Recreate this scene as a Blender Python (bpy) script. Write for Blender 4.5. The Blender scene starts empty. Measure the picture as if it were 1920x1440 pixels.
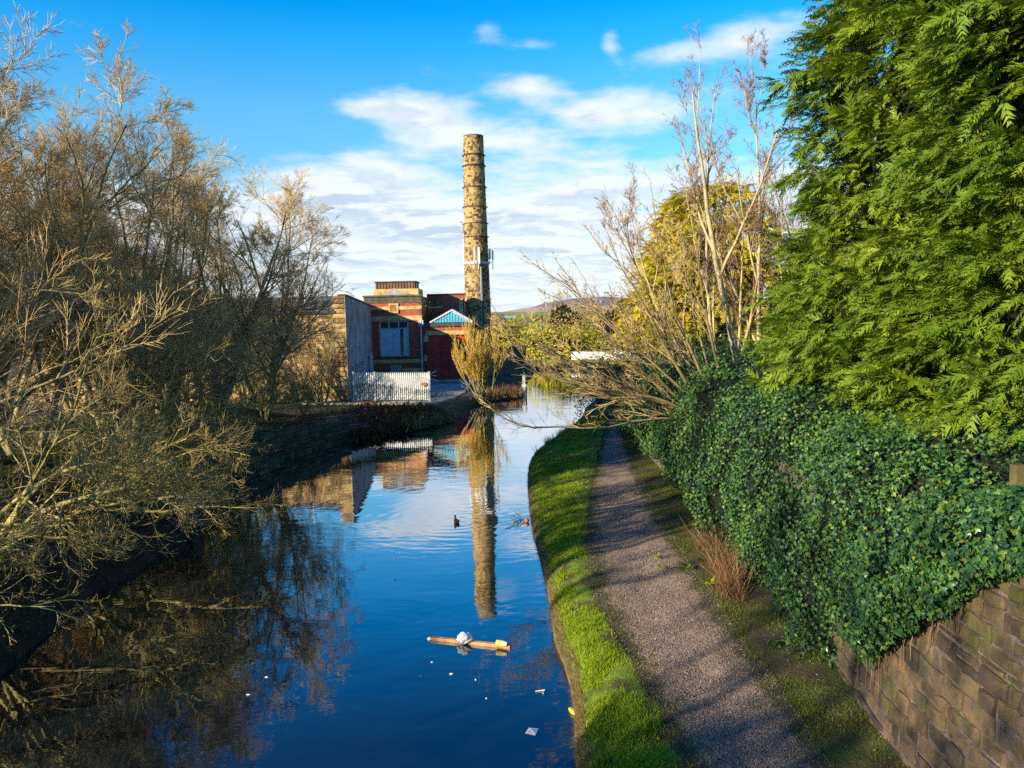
import bpy, math, random
import numpy as np
from mathutils import Matrix, Vector, noise as mnoise

random.seed(7)
RNG = np.random.default_rng(11)
SC = bpy.context.scene
COL = SC.collection
R_ = math.radians

# ------------------------------------------------------------------ camera
CAM = np.array([0.0, 0.0, 6.0])
FPX = 1500.0
PITCH, ROLL = R_(4.57), R_(-1.35)
cam_d = bpy.data.cameras.new('camera')
cam_d.sensor_width = 36.0
cam_d.lens = 36.0 * FPX / 1920.0
cam_d.clip_start = 0.1
cam_d.clip_end = 20000
cam = bpy.data.objects.new('camera', cam_d)
COL.objects.link(cam)
ROT = Matrix.Rotation(math.pi / 2 - PITCH, 3, 'X') @ Matrix.Rotation(ROLL, 3, 'Z')
cam.matrix_world = Matrix.Translation(Vector(CAM)) @ ROT.to_4x4()
SC.camera = cam
ROTN = np.array(ROT)

# ------------------------------------------------------------------ light
SUN = Vector((-1.0, -0.74, 0.44)).normalized()          # towards the sun
SUN_EL = math.asin(SUN.z)
SUN_AZ = math.atan2(SUN.x, SUN.y)
w = bpy.data.worlds.new('World')
SC.world = w
w.use_nodes = True
nt = w.node_tree
nt.nodes.clear()


def nd(tree, typ, **kw):
    n = tree.nodes.new(typ)
    for k, v in kw.items():
        setattr(n, k, v)
    return n


def mth(tree, op, a, b=None, c=None, clamp=False):
    n = tree.nodes.new('ShaderNodeMath')
    n.operation = op
    n.use_clamp = clamp
    for i, x in enumerate((a, b, c)):
        if x is None:
            continue
        if isinstance(x, (int, float)):
            n.inputs[i].default_value = x
        else:
            tree.links.new(x, n.inputs[i])
    return n.outputs[0]


def mixc(tree, f, a, b, mode='MIX'):
    n = tree.nodes.new('ShaderNodeMix')
    n.data_type = 'RGBA'
    n.blend_type = mode
    n.clamp_factor = True
    for s, x in ((n.inputs[0], f), (n.inputs[6], a), (n.inputs[7], b)):
        if isinstance(x, (int, float)):
            s.default_value = x
        elif isinstance(x, (tuple, list)):
            s.default_value = (x[0], x[1], x[2], 1)
        else:
            tree.links.new(x, s)
    return n.outputs[2]


def ramp(tree, f, stops, interp='LINEAR'):
    n = tree.nodes.new('ShaderNodeValToRGB')
    n.color_ramp.interpolation = interp
    while len(n.color_ramp.elements) < len(stops):
        n.color_ramp.elements.new(0.5)
    for e, (p, c) in zip(n.color_ramp.elements, stops):
        e.position = p
        e.color = (c[0], c[1], c[2], 1) if isinstance(c, (tuple, list)) else (c, c, c, 1)
    tree.links.new(f, n.inputs[0])
    return n.outputs[0]


def rng(tree, v, a, b, c=0.0, d=1.0, smooth=False):
    n = tree.nodes.new('ShaderNodeMapRange')
    n.interpolation_type = 'SMOOTHSTEP' if smooth else 'LINEAR'
    for i, x in enumerate((v, a, b, c, d)):
        if isinstance(x, (int, float)):
            n.inputs[i].default_value = x
        else:
            tree.links.new(x, n.inputs[i])
    return n.outputs[0]


def noise_tex(tree, vec, scale, detail=4, rough=0.5, dist=0.0, dims='3D'):
    n = tree.nodes.new('ShaderNodeTexNoise')
    n.noise_dimensions = dims
    n.inputs['Scale'].default_value = scale
    n.inputs['Detail'].default_value = detail
    n.inputs['Roughness'].default_value = rough
    n.inputs['Distortion'].default_value = dist
    tree.links.new(vec, n.inputs['Vector'])
    return n.outputs['Fac']


def build_sky():
    out = nd(nt, 'ShaderNodeOutputWorld')
    bg = nd(nt, 'ShaderNodeBackground')
    nt.links.new(bg.outputs[0], out.inputs[0])
    sky = nd(nt, 'ShaderNodeTexSky', sky_type='NISHITA')
    sky.sun_disc = False
    sky.sun_elevation = SUN_EL
    sky.sun_rotation = SUN_AZ
    sky.altitude = 100
    sky.air_density = 1.0
    sky.dust_density = 0.6
    sky.ozone_density = 2.0
    tc = nd(nt, 'ShaderNodeTexCoord')
    sx = nd(nt, 'ShaderNodeSeparateXYZ')
    nt.links.new(tc.outputs['Generated'], sx.inputs[0])
    X, Y, Z = sx.outputs
    # deep, saturated blue tinted in like a graduated filter, paler towards the horizon
    tint = ramp(nt, Z, [(0.0, (0.80, 0.96, 0.98)), (0.13, (0.62, 0.98, 1.05)), (0.25, (0.40, 1.05, 1.28)),
                        (0.315, (0.10, 0.98, 1.45)), (0.35, (0.012, 0.88, 1.46)), (0.42, (0.0, 0.74, 1.42)), (0.60, (0.0, 0.55, 1.25)), (1.0, (0.02, 0.45, 1.1))])
    blue = mixc(nt, 1.0, sky.outputs[0], tint, 'MULTIPLY')
    # clouds on a flat layer seen in perspective
    zz = mth(nt, 'ADD', mth(nt, 'MAXIMUM', Z, 0.0), 0.10)
    cx = mth(nt, 'DIVIDE', X, zz)
    cy = mth(nt, 'DIVIDE', Y, zz)
    cv = nd(nt, 'ShaderNodeCombineXYZ')
    nt.links.new(cx, cv.inputs[0]); nt.links.new(cy, cv.inputs[1])
    n1 = noise_tex(nt, cv.outputs[0], 1.5, 10, 0.60, 0.0)
    cv2 = nd(nt, 'ShaderNodeVectorMath', operation='ADD')
    nt.links.new(cv.outputs[0], cv2.inputs[0]); cv2.inputs[1].default_value = (0.05, -0.16, 0.0)
    n2 = noise_tex(nt, cv2.outputs[0], 1.5, 10, 0.60, 0.0)
    # amount of cloud: bank low over the horizon, thinner higher up, more to the right
    az = mth(nt, 'DIVIDE', X, mth(nt, 'MAXIMUM', Y, 0.02))
    low = rng(nt, Z, 0.09, 0.245, 0.32, 0.0, True)
    righ = mth(nt, 'MULTIPLY', rng(nt, az, 0.02, 0.42, 0.0, 1.0, True), rng(nt, Z, 0.10, 0.33, 0.08, 0.0))
    front = rng(nt, Y, 0.0, 0.4, 0.35, 1.0)
    amt = mth(nt, 'ADD', mth(nt, 'MULTIPLY', low, front), righ)
    # separate puffs
    for (u, v, a, b, s) in ((912, 60, 0.024, 0.014, .17), (990, 82, 0.045, 0.010, .16), (1145, 80, .014, .016, .2), (800, 222, 0.075, 0.030, .26),
                            (690, 200, .055, .014, .16), (985, 165, .040, .018, .2), (1100, 218, .030, .014, .24),
                            (1190, 190, .10, .030, .27), (1270, 100, .07, .014, .19), (1400, 75, .08, .028, .22), (880, 240, .09, .02, .16), (640, 340, .09, .05, .12), (760, 390, .2, .06, .13), (1050, 300, .1, .05, .12)):
        d = ROTN @ np.array([(u - 960) / FPX, -(v - 720) / FPX, -1.0])
        d /= np.linalg.norm(d)
        ax, zc = d[0] / d[1], d[2]
        q = mth(nt, 'ADD', mth(nt, 'POWER', mth(nt, 'DIVIDE', mth(nt, 'SUBTRACT', az, ax), a), 2.0),
                mth(nt, 'POWER', mth(nt, 'DIVIDE', mth(nt, 'SUBTRACT', Z, zc), b), 2.0))
        g = mth(nt, 'MULTIPLY', mth(nt, 'MULTIPLY', mth(nt, 'EXPONENT', mth(nt, 'MULTIPLY', q, -1.0)), s), rng(nt, Y, 0.1, 0.3))
        amt = mth(nt, 'ADD', amt, g)
    fine = noise_tex(nt, cv.outputs[0], 5.0, 8, 0.6, 0.1)
    base = mth(nt, 'ADD', mth(nt, 'MULTIPLY', n1, 0.72), mth(nt, 'MULTIPLY', fine, 0.28))
    dens = rng(nt, mth(nt, 'ADD', base, amt), 0.58, 0.84, 0, 1, True)
    shade = rng(nt, mth(nt, 'SUBTRACT', n2, n1), -0.05, 0.06, 0.0, 1.0, True)
    thick = rng(nt, mth(nt, 'ADD', n1, amt), 0.68, 0.95, 0.0, 1.0, True)
    shade = mth(nt, 'MULTIPLY', shade, thick)
    ccol = mixc(nt, shade, (4.95, 5.2, 5.5), (3.1, 3.75, 4.6))
    allc = mixc(nt, mth(nt, 'MULTIPLY', dens, 0.93), blue, ccol)
    nt.links.new(allc, bg.inputs[0])
    bg.inputs[1].default_value = 0.088


build_sky()
sun_d = bpy.data.lights.new('sun', 'SUN')
sun_d.energy = 5.0
sun_d.angle = R_(0.5)
sun_d.color = (1.0, 0.86, 0.63)
sun = bpy.data.objects.new('sun', sun_d)
COL.objects.link(sun)
sun.rotation_euler = SUN.to_track_quat('Z', 'Y').to_euler()
sun.location = (-30, -20, 30)
SC.view_settings.view_transform = 'Standard'
SC.view_settings.look = 'None'
SC.view_settings.gamma = 1
SC.view_settings.use_curve_mapping = False
SC.view_settings.exposure = 1.15
SC.cycles.max_bounces = 6
SC.cycles.diffuse_bounces = 3
SC.cycles.glossy_bounces = 3
SC.cycles.transmission_bounces = 3
SC.cycles.caustics_reflective = False
SC.cycles.caustics_refractive = False
SC.cycles.use_adaptive_sampling = True
SC.cycles.adaptive_threshold = 0.01
SC.cycles.use_denoising = False


# ------------------------------------------------------------------ geometry helpers
def ray(u, v):
    return ROTN @ np.array([(u - 960) / FPX, -(v - 720) / FPX, -1.0])


def G(u, v, z=0.0):
    d = ray(u, v)
    return CAM + d * ((z - CAM[2]) / d[2])


def P(u, v, Y):
    d = ray(u, v)
    return CAM + d * (Y / d[1])


def norm(a):
    return a / np.maximum(np.linalg.norm(a, axis=-1, keepdims=True), 1e-9)


def make_mesh(name, verts, faces_list, smooth=False):
    """faces_list: list of int arrays (M,k)."""
    me = bpy.data.meshes.new(name)
    verts = np.asarray(verts, dtype=np.float32)
    me.vertices.add(len(verts))
    me.vertices.foreach_set('co', verts.ravel())
    fl = [np.asarray(f, dtype=np.int32) for f in faces_list if len(f)]
    nl = sum(f.size for f in fl)
    npoly = sum(len(f) for f in fl)
    me.loops.add(nl)
    me.polygons.add(npoly)
    me.loops.foreach_set('vertex_index', np.concatenate([f.ravel() for f in fl]))
    tot = np.concatenate([np.full(len(f), f.shape[1], dtype=np.int32) for f in fl])
    st = np.concatenate([[0], np.cumsum(tot)[:-1]]).astype(np.int32)
    me.polygons.foreach_set('loop_start', st)
    me.polygons.foreach_set('loop_total', tot)
    me.polygons.foreach_set('use_smooth', np.full(npoly, bool(smooth)))
    me.update(calc_edges=True)
    me.validate()
    return me


ORG = {}


def thing(name, label, cat, loc=(0, 0, 0), group=None):
    o = bpy.data.objects.new(name, None)
    o.empty_display_size = 0.3
    o.location = loc
    COL.objects.link(o)
    o['label'] = label
    o['category'] = cat
    if group:
        o['group'] = group
    ORG[o.name] = np.array(loc, dtype=float)
    return o


def part(name, me, mat, parent=None, loc=None, rot=None, scale=None, kind=None):
    """mesh whose vertices are already relative to the root, or own loc relative to the root"""
    o = bpy.data.objects.new(name, me)
    if mat is not None and len(me.materials) == 0:
        me.materials.append(mat)
    COL.objects.link(o)
    if parent is not None:
        o.parent = parent
    if loc is not None:
        o.location = loc
    if rot is not None:
        o.rotation_euler = rot
    if scale is not None:
        o.scale = scale
    if kind:
        o['kind'] = kind
    return o


def tag(o, label, cat, group=None):
    o['label'] = label
    o['category'] = cat
    if group:
        o['group'] = group
    return o


class MB:
    """collects world-space geometry; build() makes one mesh relative to org"""

    def __init__(s):
        s.v, s.f, s.n = [], [], 0

    def add(s, v, f):
        v = np.asarray(v, dtype=float)
        s.v.append(v)
        s.f.append([np.asarray(x) + s.n for x in (f if isinstance(f, list) and len(f) and isinstance(f[0], np.ndarray) and f[0].ndim == 2 else [np.asarray(f)])])
        s.n += len(v)
        return s

    def box(s, x0, x1, y0, y1, z0, z1):
        v = [(x, y, z) for z in (z0, z1) for y in (y0, y1) for x in (x0, x1)]
        f = [(0, 2, 3, 1), (4, 5, 7, 6), (0, 1, 5, 4), (2, 6, 7, 3), (0, 4, 6, 2), (1, 3, 7, 5)]
        return s.add(v, f)

    def beam(s, a, b, wd, ht, up=(0, 0, 1)):
        a, b = np.array(a, float), np.array(b, float)
        t = norm(b - a)
        up = np.array(up, float)
        if abs(np.dot(t, up)) > .95:
            up = np.array([0, 1., 0])
        u = norm(np.cross(t, up)); w_ = np.cross(u, t)
        v = [p + u * i * wd / 2 + w_ * j * ht / 2 for p in (a, b) for (i, j) in ((-1, -1), (1, -1), (1, 1), (-1, 1))]
        f = [(3, 2, 1, 0), (4, 5, 6, 7), (0, 1, 5, 4), (1, 2, 6, 5), (2, 3, 7, 6), (3, 0, 4, 7)]
        return s.add(v, f)

    def prism(s, pts, axis, a0, a1):
        """2D polygon extruded along axis ('X' pts are (y,z); 'Y' pts are (x,z); 'Z' pts are (x,y))"""
        n = len(pts)
        mk = {'X': lambda p, a: (a, p[0], p[1]), 'Y': lambda p, a: (p[0], a, p[1]), 'Z': lambda p, a: (p[0], p[1], a)}[axis]
        v = [mk(p, a0) for p in pts] + [mk(p, a1) for p in pts]
        b = s.n
        s.v.append(np.array(v, float))
        s.f.append([np.array([list(range(n))[::-1]]) + b, np.array([list(range(n, 2 * n))]) + b,
                    np.array([(i, (i + 1) % n, n + (i + 1) % n, n + i) for i in range(n)]) + b])
        s.n += 2 * n
        return s

    def tube(s, pts, rad, sides=6, cap=True):
        pts = np.asarray(pts, float)[None]
        rad = np.broadcast_to(np.asarray(rad, float), pts.shape[1:2])[None]
        v, f = tubes(pts, rad, sides)
        b = s.n
        fs = [f + b]
        if cap:
            k = pts.shape[1]
            fs.append(np.array([list(range(sides))[::-1]]) + b)
            fs.append(np.array([[(k - 1) * sides + i for i in range(sides)]]) + b)
        s.v.append(v); s.f.append(fs); s.n += len(v)
        return s

    def mesh(s, name, org=(0, 0, 0), smooth=False):
        v = np.concatenate(s.v) - np.asarray(org, float)
        byk = {}
        for g in s.f:
            for f in g:
                byk.setdefault(f.shape[1], []).append(f)
        return make_mesh(name, v, [np.concatenate(x) for x in byk.values()], smooth)

    def build(s, name, mat, parent=None, root=None, smooth=False, kind=None, centre=False):
        if parent is None:
            v = np.concatenate(s.v)
            org = np.array([(v[:, 0].min() + v[:, 0].max()) / 2, (v[:, 1].min() + v[:, 1].max()) / 2, v[:, 2].min()])
            o = part(name, s.mesh(name, org, smooth), mat, None, loc=org, kind=kind)
            ORG[o.name] = org
            return o
        org = ORG[parent.name]
        o = part(name, s.mesh(name, org, smooth), mat, parent, kind=kind)
        ORG[o.name] = org
        return o


def tubes(pts, rad, sides):
    N, K, _ = pts.shape
    t = np.empty_like(pts)
    t[:, 1:-1] = pts[:, 2:] - pts[:, :-2]
    t[:, 0] = pts[:, 1] - pts[:, 0]
    t[:, -1] = pts[:, -1] - pts[:, -2]
    t = norm(t)
    m = norm(pts[:, -1] - pts[:, 0])
    ref = np.where(np.abs(m[:, 2:3]) < 0.8, np.array([[0, 0, 1.0]]), np.array([[1.0, 0, 0]]))[:, None, :]
    u = norm(np.cross(t, ref)); v = np.cross(t, u)
    a = np.arange(sides) * 2 * np.pi / sides
    V = pts[:, :, None, :] + rad[:, :, None, None] * (np.cos(a)[None, None, :, None] * u[:, :, None, :] + np.sin(a)[None, None, :, None] * v[:, :, None, :])
    i = np.arange(N)[:, None, None] * K * sides
    k = np.arange(K - 1)[None, :, None] * sides
    s0 = np.arange(sides)[None, None, :]
    s1 = (s0 + 1) % sides
    A = i + k + s0; B = i + k + s1
    F = np.stack([A, B, B + sides, A + sides], -1).reshape(-1, 4)
    return V.reshape(-1, 3), F


# ------------------------------------------------------------------ materials
def new_mat(name):
    m = bpy.data.materials.new(name)
    m.use_nodes = True
    t = m.node_tree
    b = t.nodes['Principled BSDF']
    return m, t, b


def coords(t, world=False, obj=True):
    if world:
        return t.nodes.new('ShaderNodeNewGeometry').outputs['Position']
    return t.nodes.new('ShaderNodeTexCoord').outputs['Object']


def bump(t, b, h, strength=0.5, dist=0.02):
    n = t.nodes.new('ShaderNodeBump')
    n.inputs['Strength'].default_value = strength
    n.inputs['Distance'].default_value = dist
    t.links.new(h, n.inputs['Height'])
    t.links.new(n.outputs[0], b.inputs['Normal'])


def mat_noise(name, stops, scale=3.0, rough=0.85, bmp=0.3, bscale=20, island=0.0, objrand=0.0, detail=6, spec=0.3, metallic=0, world=False, transl=0.0, bdist=0.02):
    m, t, b = new_mat(name)
    c = coords(t, world)
    f = noise_tex(t, c, scale, detail, 0.6)
    f = rng(t, f, 0.25, 0.75)
    if island:
        g = t.nodes.new('ShaderNodeNewGeometry').outputs['Random Per Island']
        f = mth(t, 'ADD', mth(t, 'MULTIPLY', f, 1 - island), mth(t, 'MULTIPLY', g, island))
    if objrand:
        g = t.nodes.new('ShaderNodeObjectInfo').outputs['Random']
        f = mth(t, 'ADD', mth(t, 'MULTIPLY', f, 1 - objrand), mth(t, 'MULTIPLY', g, objrand))
    col = ramp(t, f, stops)
    t.links.new(col, b.inputs['Base Color'])
    b.inputs['Roughness'].default_value = rough
    b.inputs['Specular IOR Level'].default_value = spec
    b.inputs['Metallic'].default_value = metallic
    if bmp:
        bump(t, b, noise_tex(t, c, bscale, 5, 0.6), bmp, bdist)
    if transl:
        tr = t.nodes.new('ShaderNodeBsdfTranslucent')
        t.links.new(col, tr.inputs[0])
        mx = t.nodes.new('ShaderNodeMixShader')
        mx.inputs[0].default_value = transl
        out = t.nodes['Material Output']
        t.links.new(b.outputs[0], mx.inputs[1]); t.links.new(tr.outputs[0], mx.inputs[2])
        t.links.new(mx.outputs[0], out.inputs[0])
    return m


def mat_brick(name):
    m, t, b = new_mat(name)
    c = coords(t, True)
    sx = t.nodes.new('ShaderNodeSeparateXYZ')
    t.links.new(c, sx.inputs[0])
    cv = t.nodes.new('ShaderNodeCombineXYZ')
    t.links.new(mth(t, 'ADD', sx.outputs[0], sx.outputs[1]), cv.inputs[0])
    t.links.new(sx.outputs[2], cv.inputs[1])
    br = t.nodes.new('ShaderNodeTexBrick')
    t.links.new(cv.outputs[0], br.inputs['Vector'])
    br.inputs['Scale'].default_value = 1
    br.inputs['Brick Width'].default_value = 0.23
    br.inputs['Row Height'].default_value = 0.075
    br.inputs['Mortar Size'].default_value = 0.010
    br.inputs['Color1'].default_value = (0.52, 0.085, 0.03, 1)
    br.inputs['Color2'].default_value = (0.32, 0.045, 0.02, 1)
    br.inputs['Mortar'].default_value = (0.18, 0.10, 0.07, 1)
    n = noise_tex(t, c, 0.9, 8, 0.65)
    soot = mixc(t, rng(t, n, 0.52, 0.72, 0, 0.75), br.outputs[0], (0.045, 0.03, 0.025))
    n2 = noise_tex(t, c, 3.0, 6, 0.7)
    col = mixc(t, rng(t, n2, 0.55, 0.75, 0, 0.5), soot, (0.5, 0.13, 0.06))
    t.links.new(col, b.inputs['Base Color'])
    b.inputs['Roughness'].default_value = 0.9
    bump(t, b, br.outputs[1], 0.4, -0.02)
    return m


def mat_leaf(name, stops, rough=0.4, spec=0.5, transl=0.3, scale=0.8, isl=0.6):
    m = mat_noise(name, stops, scale, rough, 0, 20, island=isl, spec=spec, transl=transl, detail=4)
    return m


M = {}
M['soil'] = mat_noise('soil', [(0, (.018, .013, .009)), (.5, (.04, .028, .018)), (.8, (.075, .055, .03)), (1, (.05, .06, .018))], 2.2, .95, .8, 14, bdist=.06)
M['mossbank'] = mat_noise('mossy_bank', [(0, (.03, .022, .014)), (.45, (.06, .045, .02)), (.7, (.06, .075, .015)), (1, (.10, .12, .02))], 1.4, .95, .8, 16, bdist=.05)
M['grass_base'] = mat_noise('grass_base', [(0, (.045, .03, .015)), (.30, (.07, .055, .02)), (.45, (.09, .13, .012)), (.7, (.17, .25, .015)), (1, (.26, .28, .03))], 1.7, .95, .8, 30, bdist=.05)
M['blade'] = mat_leaf('grass_blade', [(0, (.07, .13, .006)), (.35, (.17, .27, .008)), (.7, (.32, .39, .010)), (1, (.46, .43, .05))], .55, .25, .35, .9, .55)
M['blade_dry'] = mat_leaf('dry_blade', [(0, (.16, .10, .04)), (.5, (.34, .23, .09)), (1, (.52, .40, .18))], .8, .15, .3, 1.0, .8)
M['blade_olive'] = mat_leaf('moss_blade', [(0, (.05, .07, .01)), (.5, (.12, .15, .012)), (1, (.22, .22, .03))], .7, .15, .3, .9, .6)  # darker olive blades for moss and rough grass
M['deadstem'] = mat_leaf('dead_stem', [(0, (.06, .03, .016)), (.5, (.16, .085, .04)), (1, (.34, .22, .10))], .8, .15, .1, 1.0, .8)
M['bracken'] = mat_leaf('bracken', [(0, (.08, .028, .012)), (.5, (.22, .085, .03)), (1, (.38, .18, .06))], .85, .1, .2, 1.2, .7)
M['bark_olive'] = mat_noise('bark_olive', [(0, (.12, .10, .04)), (.4, (.28, .24, .08)), (.75, (.40, .34, .12)), (1, (.2, .15, .07))], 2.0, .85, .3, 30, world=True)
M['bark_dark'] = mat_noise('bark_dark', [(0, (.09, .07, .035)), (.5, (.24, .20, .09)), (1, (.36, .31, .15))], 2.0, .9, .5, 24, world=True)
M['twig_olive'] = mat_noise('twig_olive', [(0, (.14, .095, .03)), (.5, (.34, .25, .08)), (1, (.54, .43, .17))], 1.2, .8, 0, 30, island=.6, world=True)
M['twig_brown'] = mat_noise('twig_brown', [(0, (.27, .17, .065)), (.5, (.52, .36, .15)), (1, (.68, .52, .26))], .5, .8, 0, 30, island=.5, world=True)
M['bark_fan'] = mat_noise('bark_fan', [(0, (.10, .07, .03)), (.5, (.22, .165, .07)), (1, (.34, .27, .12))], 2.0, .85, .3, 30, world=True)
M['twig_red'] = mat_noise('twig_red', [(0, (.13, .07, .05)), (.5, (.27, .16, .11)), (1, (.36, .26, .16))], .8, .75, 0, 30, island=.5, world=True)
M['bark_pale'] = mat_noise('bark_pale', [(0, (.18, .14, .07)), (.5, (.36, .29, .15)), (1, (.48, .40, .22))], 3.0, .8, .3, 30, world=True)
M['twig_gold'] = mat_noise('twig_gold', [(0, (.30, .17, .02)), (.5, (.54, .35, .05)), (1, (.68, .50, .12))], .6, .75, 0, 30, island=.6, world=True)
M['leyland'] = mat_leaf('conifer_green', [(0, (.024, .064, .008)), (.3, (.078, .145, .010)), (.65, (.175, .24, .012)), (1, (.31, .35, .02))], .6, .3, .3, .55, .35)
M['goldcon'] = mat_leaf('conifer_gold', [(0, (.18, .16, .012)), (.4, (.42, .35, .02)), (.75, (.58, .46, .025)), (1, (.62, .40, .04))], .65, .25, .3, .5, .4)
M['ivy'] = mat_leaf('ivy_leaf', [(0, (.010, .030, .018)), (.30, (.018, .062, .026)), (.52, (.040, .105, .022)), (.74, (.09, .165, .022)), (.9, (.19, .25, .04)), (1, (.32, .20, .05))], .45, .3, .2, .45, .62)
M['laurel'] = mat_leaf('laurel_leaf', [(0, (.010, .026, .010)), (.5, (.03, .06, .018)), (1, (.08, .12, .04))], .35, .5, .15, .8, .8)
M['hull'] = mat_noise('inner_shade', [(0, (.003, .006, .002)), (1, (.007, .012, .004))], 5, 1, .6, 9, bdist=.1)  # near-black hull colour standing in for the shade inside foliage
M['willow_leaf'] = mat_leaf('willow_catkins', [(0, (.20, .18, .012)), (.5, (.40, .36, .02)), (1, (.60, .50, .06))], .7, .2, .3, .4, .6)
M['far_brown'] = mat_leaf('far_twigs', [(0, (.16, .11, .04)), (.5, (.34, .24, .07)), (1, (.48, .36, .12))], .9, .1, .2, .2, .6)
M['concrete'] = mat_noise('concrete', [(0, (.16, .14, .12)), (.5, (.30, .27, .24)), (1, (.45, .41, .36))], 1.2, .9, .4, 12)
M['kerb'] = mat_noise('pale_kerb', [(0, (.30, .26, .16)), (.5, (.48, .42, .28)), (1, (.6, .54, .4))], 1.6, .9, .3, 12)
M['render'] = mat_noise('grey_render', [(0, (.10, .075, .07)), (.35, (.23, .185, .175)), (.7, (.34, .28, .27)), (1, (.42, .36, .34))], .9, .9, .4, 6)
M['stone'] = mat_noise('sandstone', [(0, (.045, .03, .02)), (.3, (.22, .13, .055)), (.6, (.42, .27, .11)), (.85, (.55, .38, .18)), (1, (.62, .46, .26))], 2.5, .92, .5, 16, objrand=.55, bdist=.03)
M['stone_island'] = mat_noise('sandstone_courses', [(0, (.04, .026, .018)), (.30, (.10, .062, .03)), (.44, (.29, .185, .075)), (.7, (.40, .27, .11)), (1, (.52, .39, .20))], 1.0, .92, .5, 14, island=.55, bdist=.03)
M['stone_wet'] = mat_noise('canal_wall_stone', [(0, (.03, .022, .014)), (.4, (.10, .075, .04)), (.7, (.16, .13, .06)), (1, (.10, .13, .035))], 1.6, .9, .6, 12, objrand=.5, bdist=.04)
M['mortar'] = mat_noise('mortar', [(0, (.05, .038, .03)), (.6, (.15, .11, .09)), (1, (.26, .20, .17))], 6, .95, .6, 30, bdist=.03)
M['mortar_pale'] = mat_noise('mortar_pale', [(0, (.12, .08, .045)), (1, (.28, .2, .12))], 4, .95, .4, 30)
M['band'] = mat_noise('stone_band', [(0, (.16, .10, .04)), (.45, (.48, .33, .12)), (1, (.66, .50, .24))], 1.8, .9, .3, 18)
M['soot'] = mat_noise('soot_shade_concrete', [(0, (.035, .03, .022)), (.6, (.10, .085, .055)), (1, (.2, .17, .1))], 2.2, .95, .4, 14)  # soot on the trim; on the yard wall this dark tone stands for shade
M['iron'] = mat_noise('rusty_iron', [(0, (.025, .016, .012)), (.6, (.07, .035, .022)), (1, (.16, .07, .03))], 4, .8, .3, 30)
M['white_paint'] = mat_noise('white_paint', [(0, (.36, .36, .34)), (.4, (.52, .53, .51)), (1, (.64, .65, .63))], 3.0, .5, .05, 20, objrand=.3)
M['grey_metal'] = mat_noise('grey_metal', [(0, (.30, .32, .35)), (1, (.55, .57, .60))], 5, .45, .05, 20, metallic=.2)
M['dark_metal'] = mat_noise('dark_metal', [(0, (.025, .03, .035)), (1, (.07, .08, .09))], 5, .5, .05, 20)
M['blue_board'] = mat_noise('blue_board', [(0, (.20, .36, .46)), (.5, (.32, .52, .62)), (1, (.46, .62, .70))], 1.5, .7, .1, 20, objrand=.4)
M['turq'] = mat_noise('turquoise_sheet', [(0, (.05, .30, .42)), (1, (.12, .42, .54))], 2, .55, .05, 20)
M['red_paint'] = mat_noise('red_paint', [(0, (.20, .016, .014)), (.4, (.46, .034, .028)), (1, (.58, .055, .04))], 1.2, .7, .2, 16, objrand=.4)
M['rust'] = mat_noise('rust', [(0, (.18, .06, .02)), (1, (.42, .17, .05))], 6, .85, .2, 30)
M['corr'] = mat_noise('corrugated_sheet', [(0, (.16, .14, .13)), (.5, (.34, .31, .29)), (1, (.5, .46, .44))], 1.5, .85, .2, 12, objrand=.3)
M['tank'] = mat_noise('brown_tank', [(0, (.07, .038, .022)), (.5, (.15, .08, .045)), (1, (.22, .13, .07))], 2, .85, .3, 12)
M['glass_dark'] = mat_noise('dark_pane', [(0, (.015, .02, .03)), (1, (.05, .06, .08))], 2, .15, 0, 20, spec=.6)
M['slate'] = mat_noise('roof_slate', [(0, (.05, .045, .04)), (1, (.14, .12, .11))], 2, .8, .3, 14)
M['wood'] = mat_noise('wet_timber', [(0, (.16, .06, .025)), (.5, (.42, .19, .07)), (1, (.60, .34, .15))], 6, .45, .2, 30, spec=.5)
M['greywood'] = mat_noise('weathered_timber', [(0, (.16, .13, .11)), (1, (.40, .35, .31))], 5, .85, .3, 30)
M['white_plastic'] = mat_noise('white_plastic', [(0, (.62, .60, .55)), (1, (.82, .81, .78))], 5, .4, .1, 20)
M['yellow'] = mat_noise('yellow_plastic', [(0, (.55, .42, .03)), (1, (.75, .62, .10))], 8, .4, .1, 20)
M['blue_bag'] = mat_noise('blue_plastic', [(0, (.05, .25, .38)), (1, (.2, .5, .62))], 8, .4, .4, 20)
M['purple_bag'] = mat_noise('purple_plastic', [(0, (.10, .07, .28)), (.6, (.22, .15, .5)), (1, (.45, .12, .15))], 8, .4, .4, 20)
M['orange'] = mat_noise('orange_rubber', [(0, (.7, .14, .02)), (1, (.8, .22, .04))], 8, .4, .05, 20)
M['duck_dark'] = mat_noise('dark_plumage', [(0, (.015, .012, .012)), (1, (.06, .04, .03))], 20, .7, .1, 20)
M['duck_pale'] = mat_noise('pale_plumage', [(0, (.25, .22, .20)), (1, (.5, .46, .42))], 20, .7, .1, 20)
M['duck_bill'] = mat_noise('bill', [(0, (.5, .35, .05)), (1, (.6, .45, .1))], 20, .5, 0, 20)
M['post_wood'] = mat_noise('fence_post_wood', [(0, (.035, .035, .010)), (.5, (.085, .075, .022)), (1, (.15, .125, .05))], 5, .9, .3, 30)
M['pebble'] = mat_noise('pebble', [(0, (.05, .035, .03)), (.5, (.16, .12, .10)), (1, (.34, .28, .25))], 3, .85, .2, 30, island=.8)
M['litter_leaf'] = mat_leaf('fallen_leaf', [(0, (.10, .05, .02)), (.5, (.26, .15, .07)), (1, (.44, .30, .16))], .8, .2, .2, 1, .9)
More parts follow.
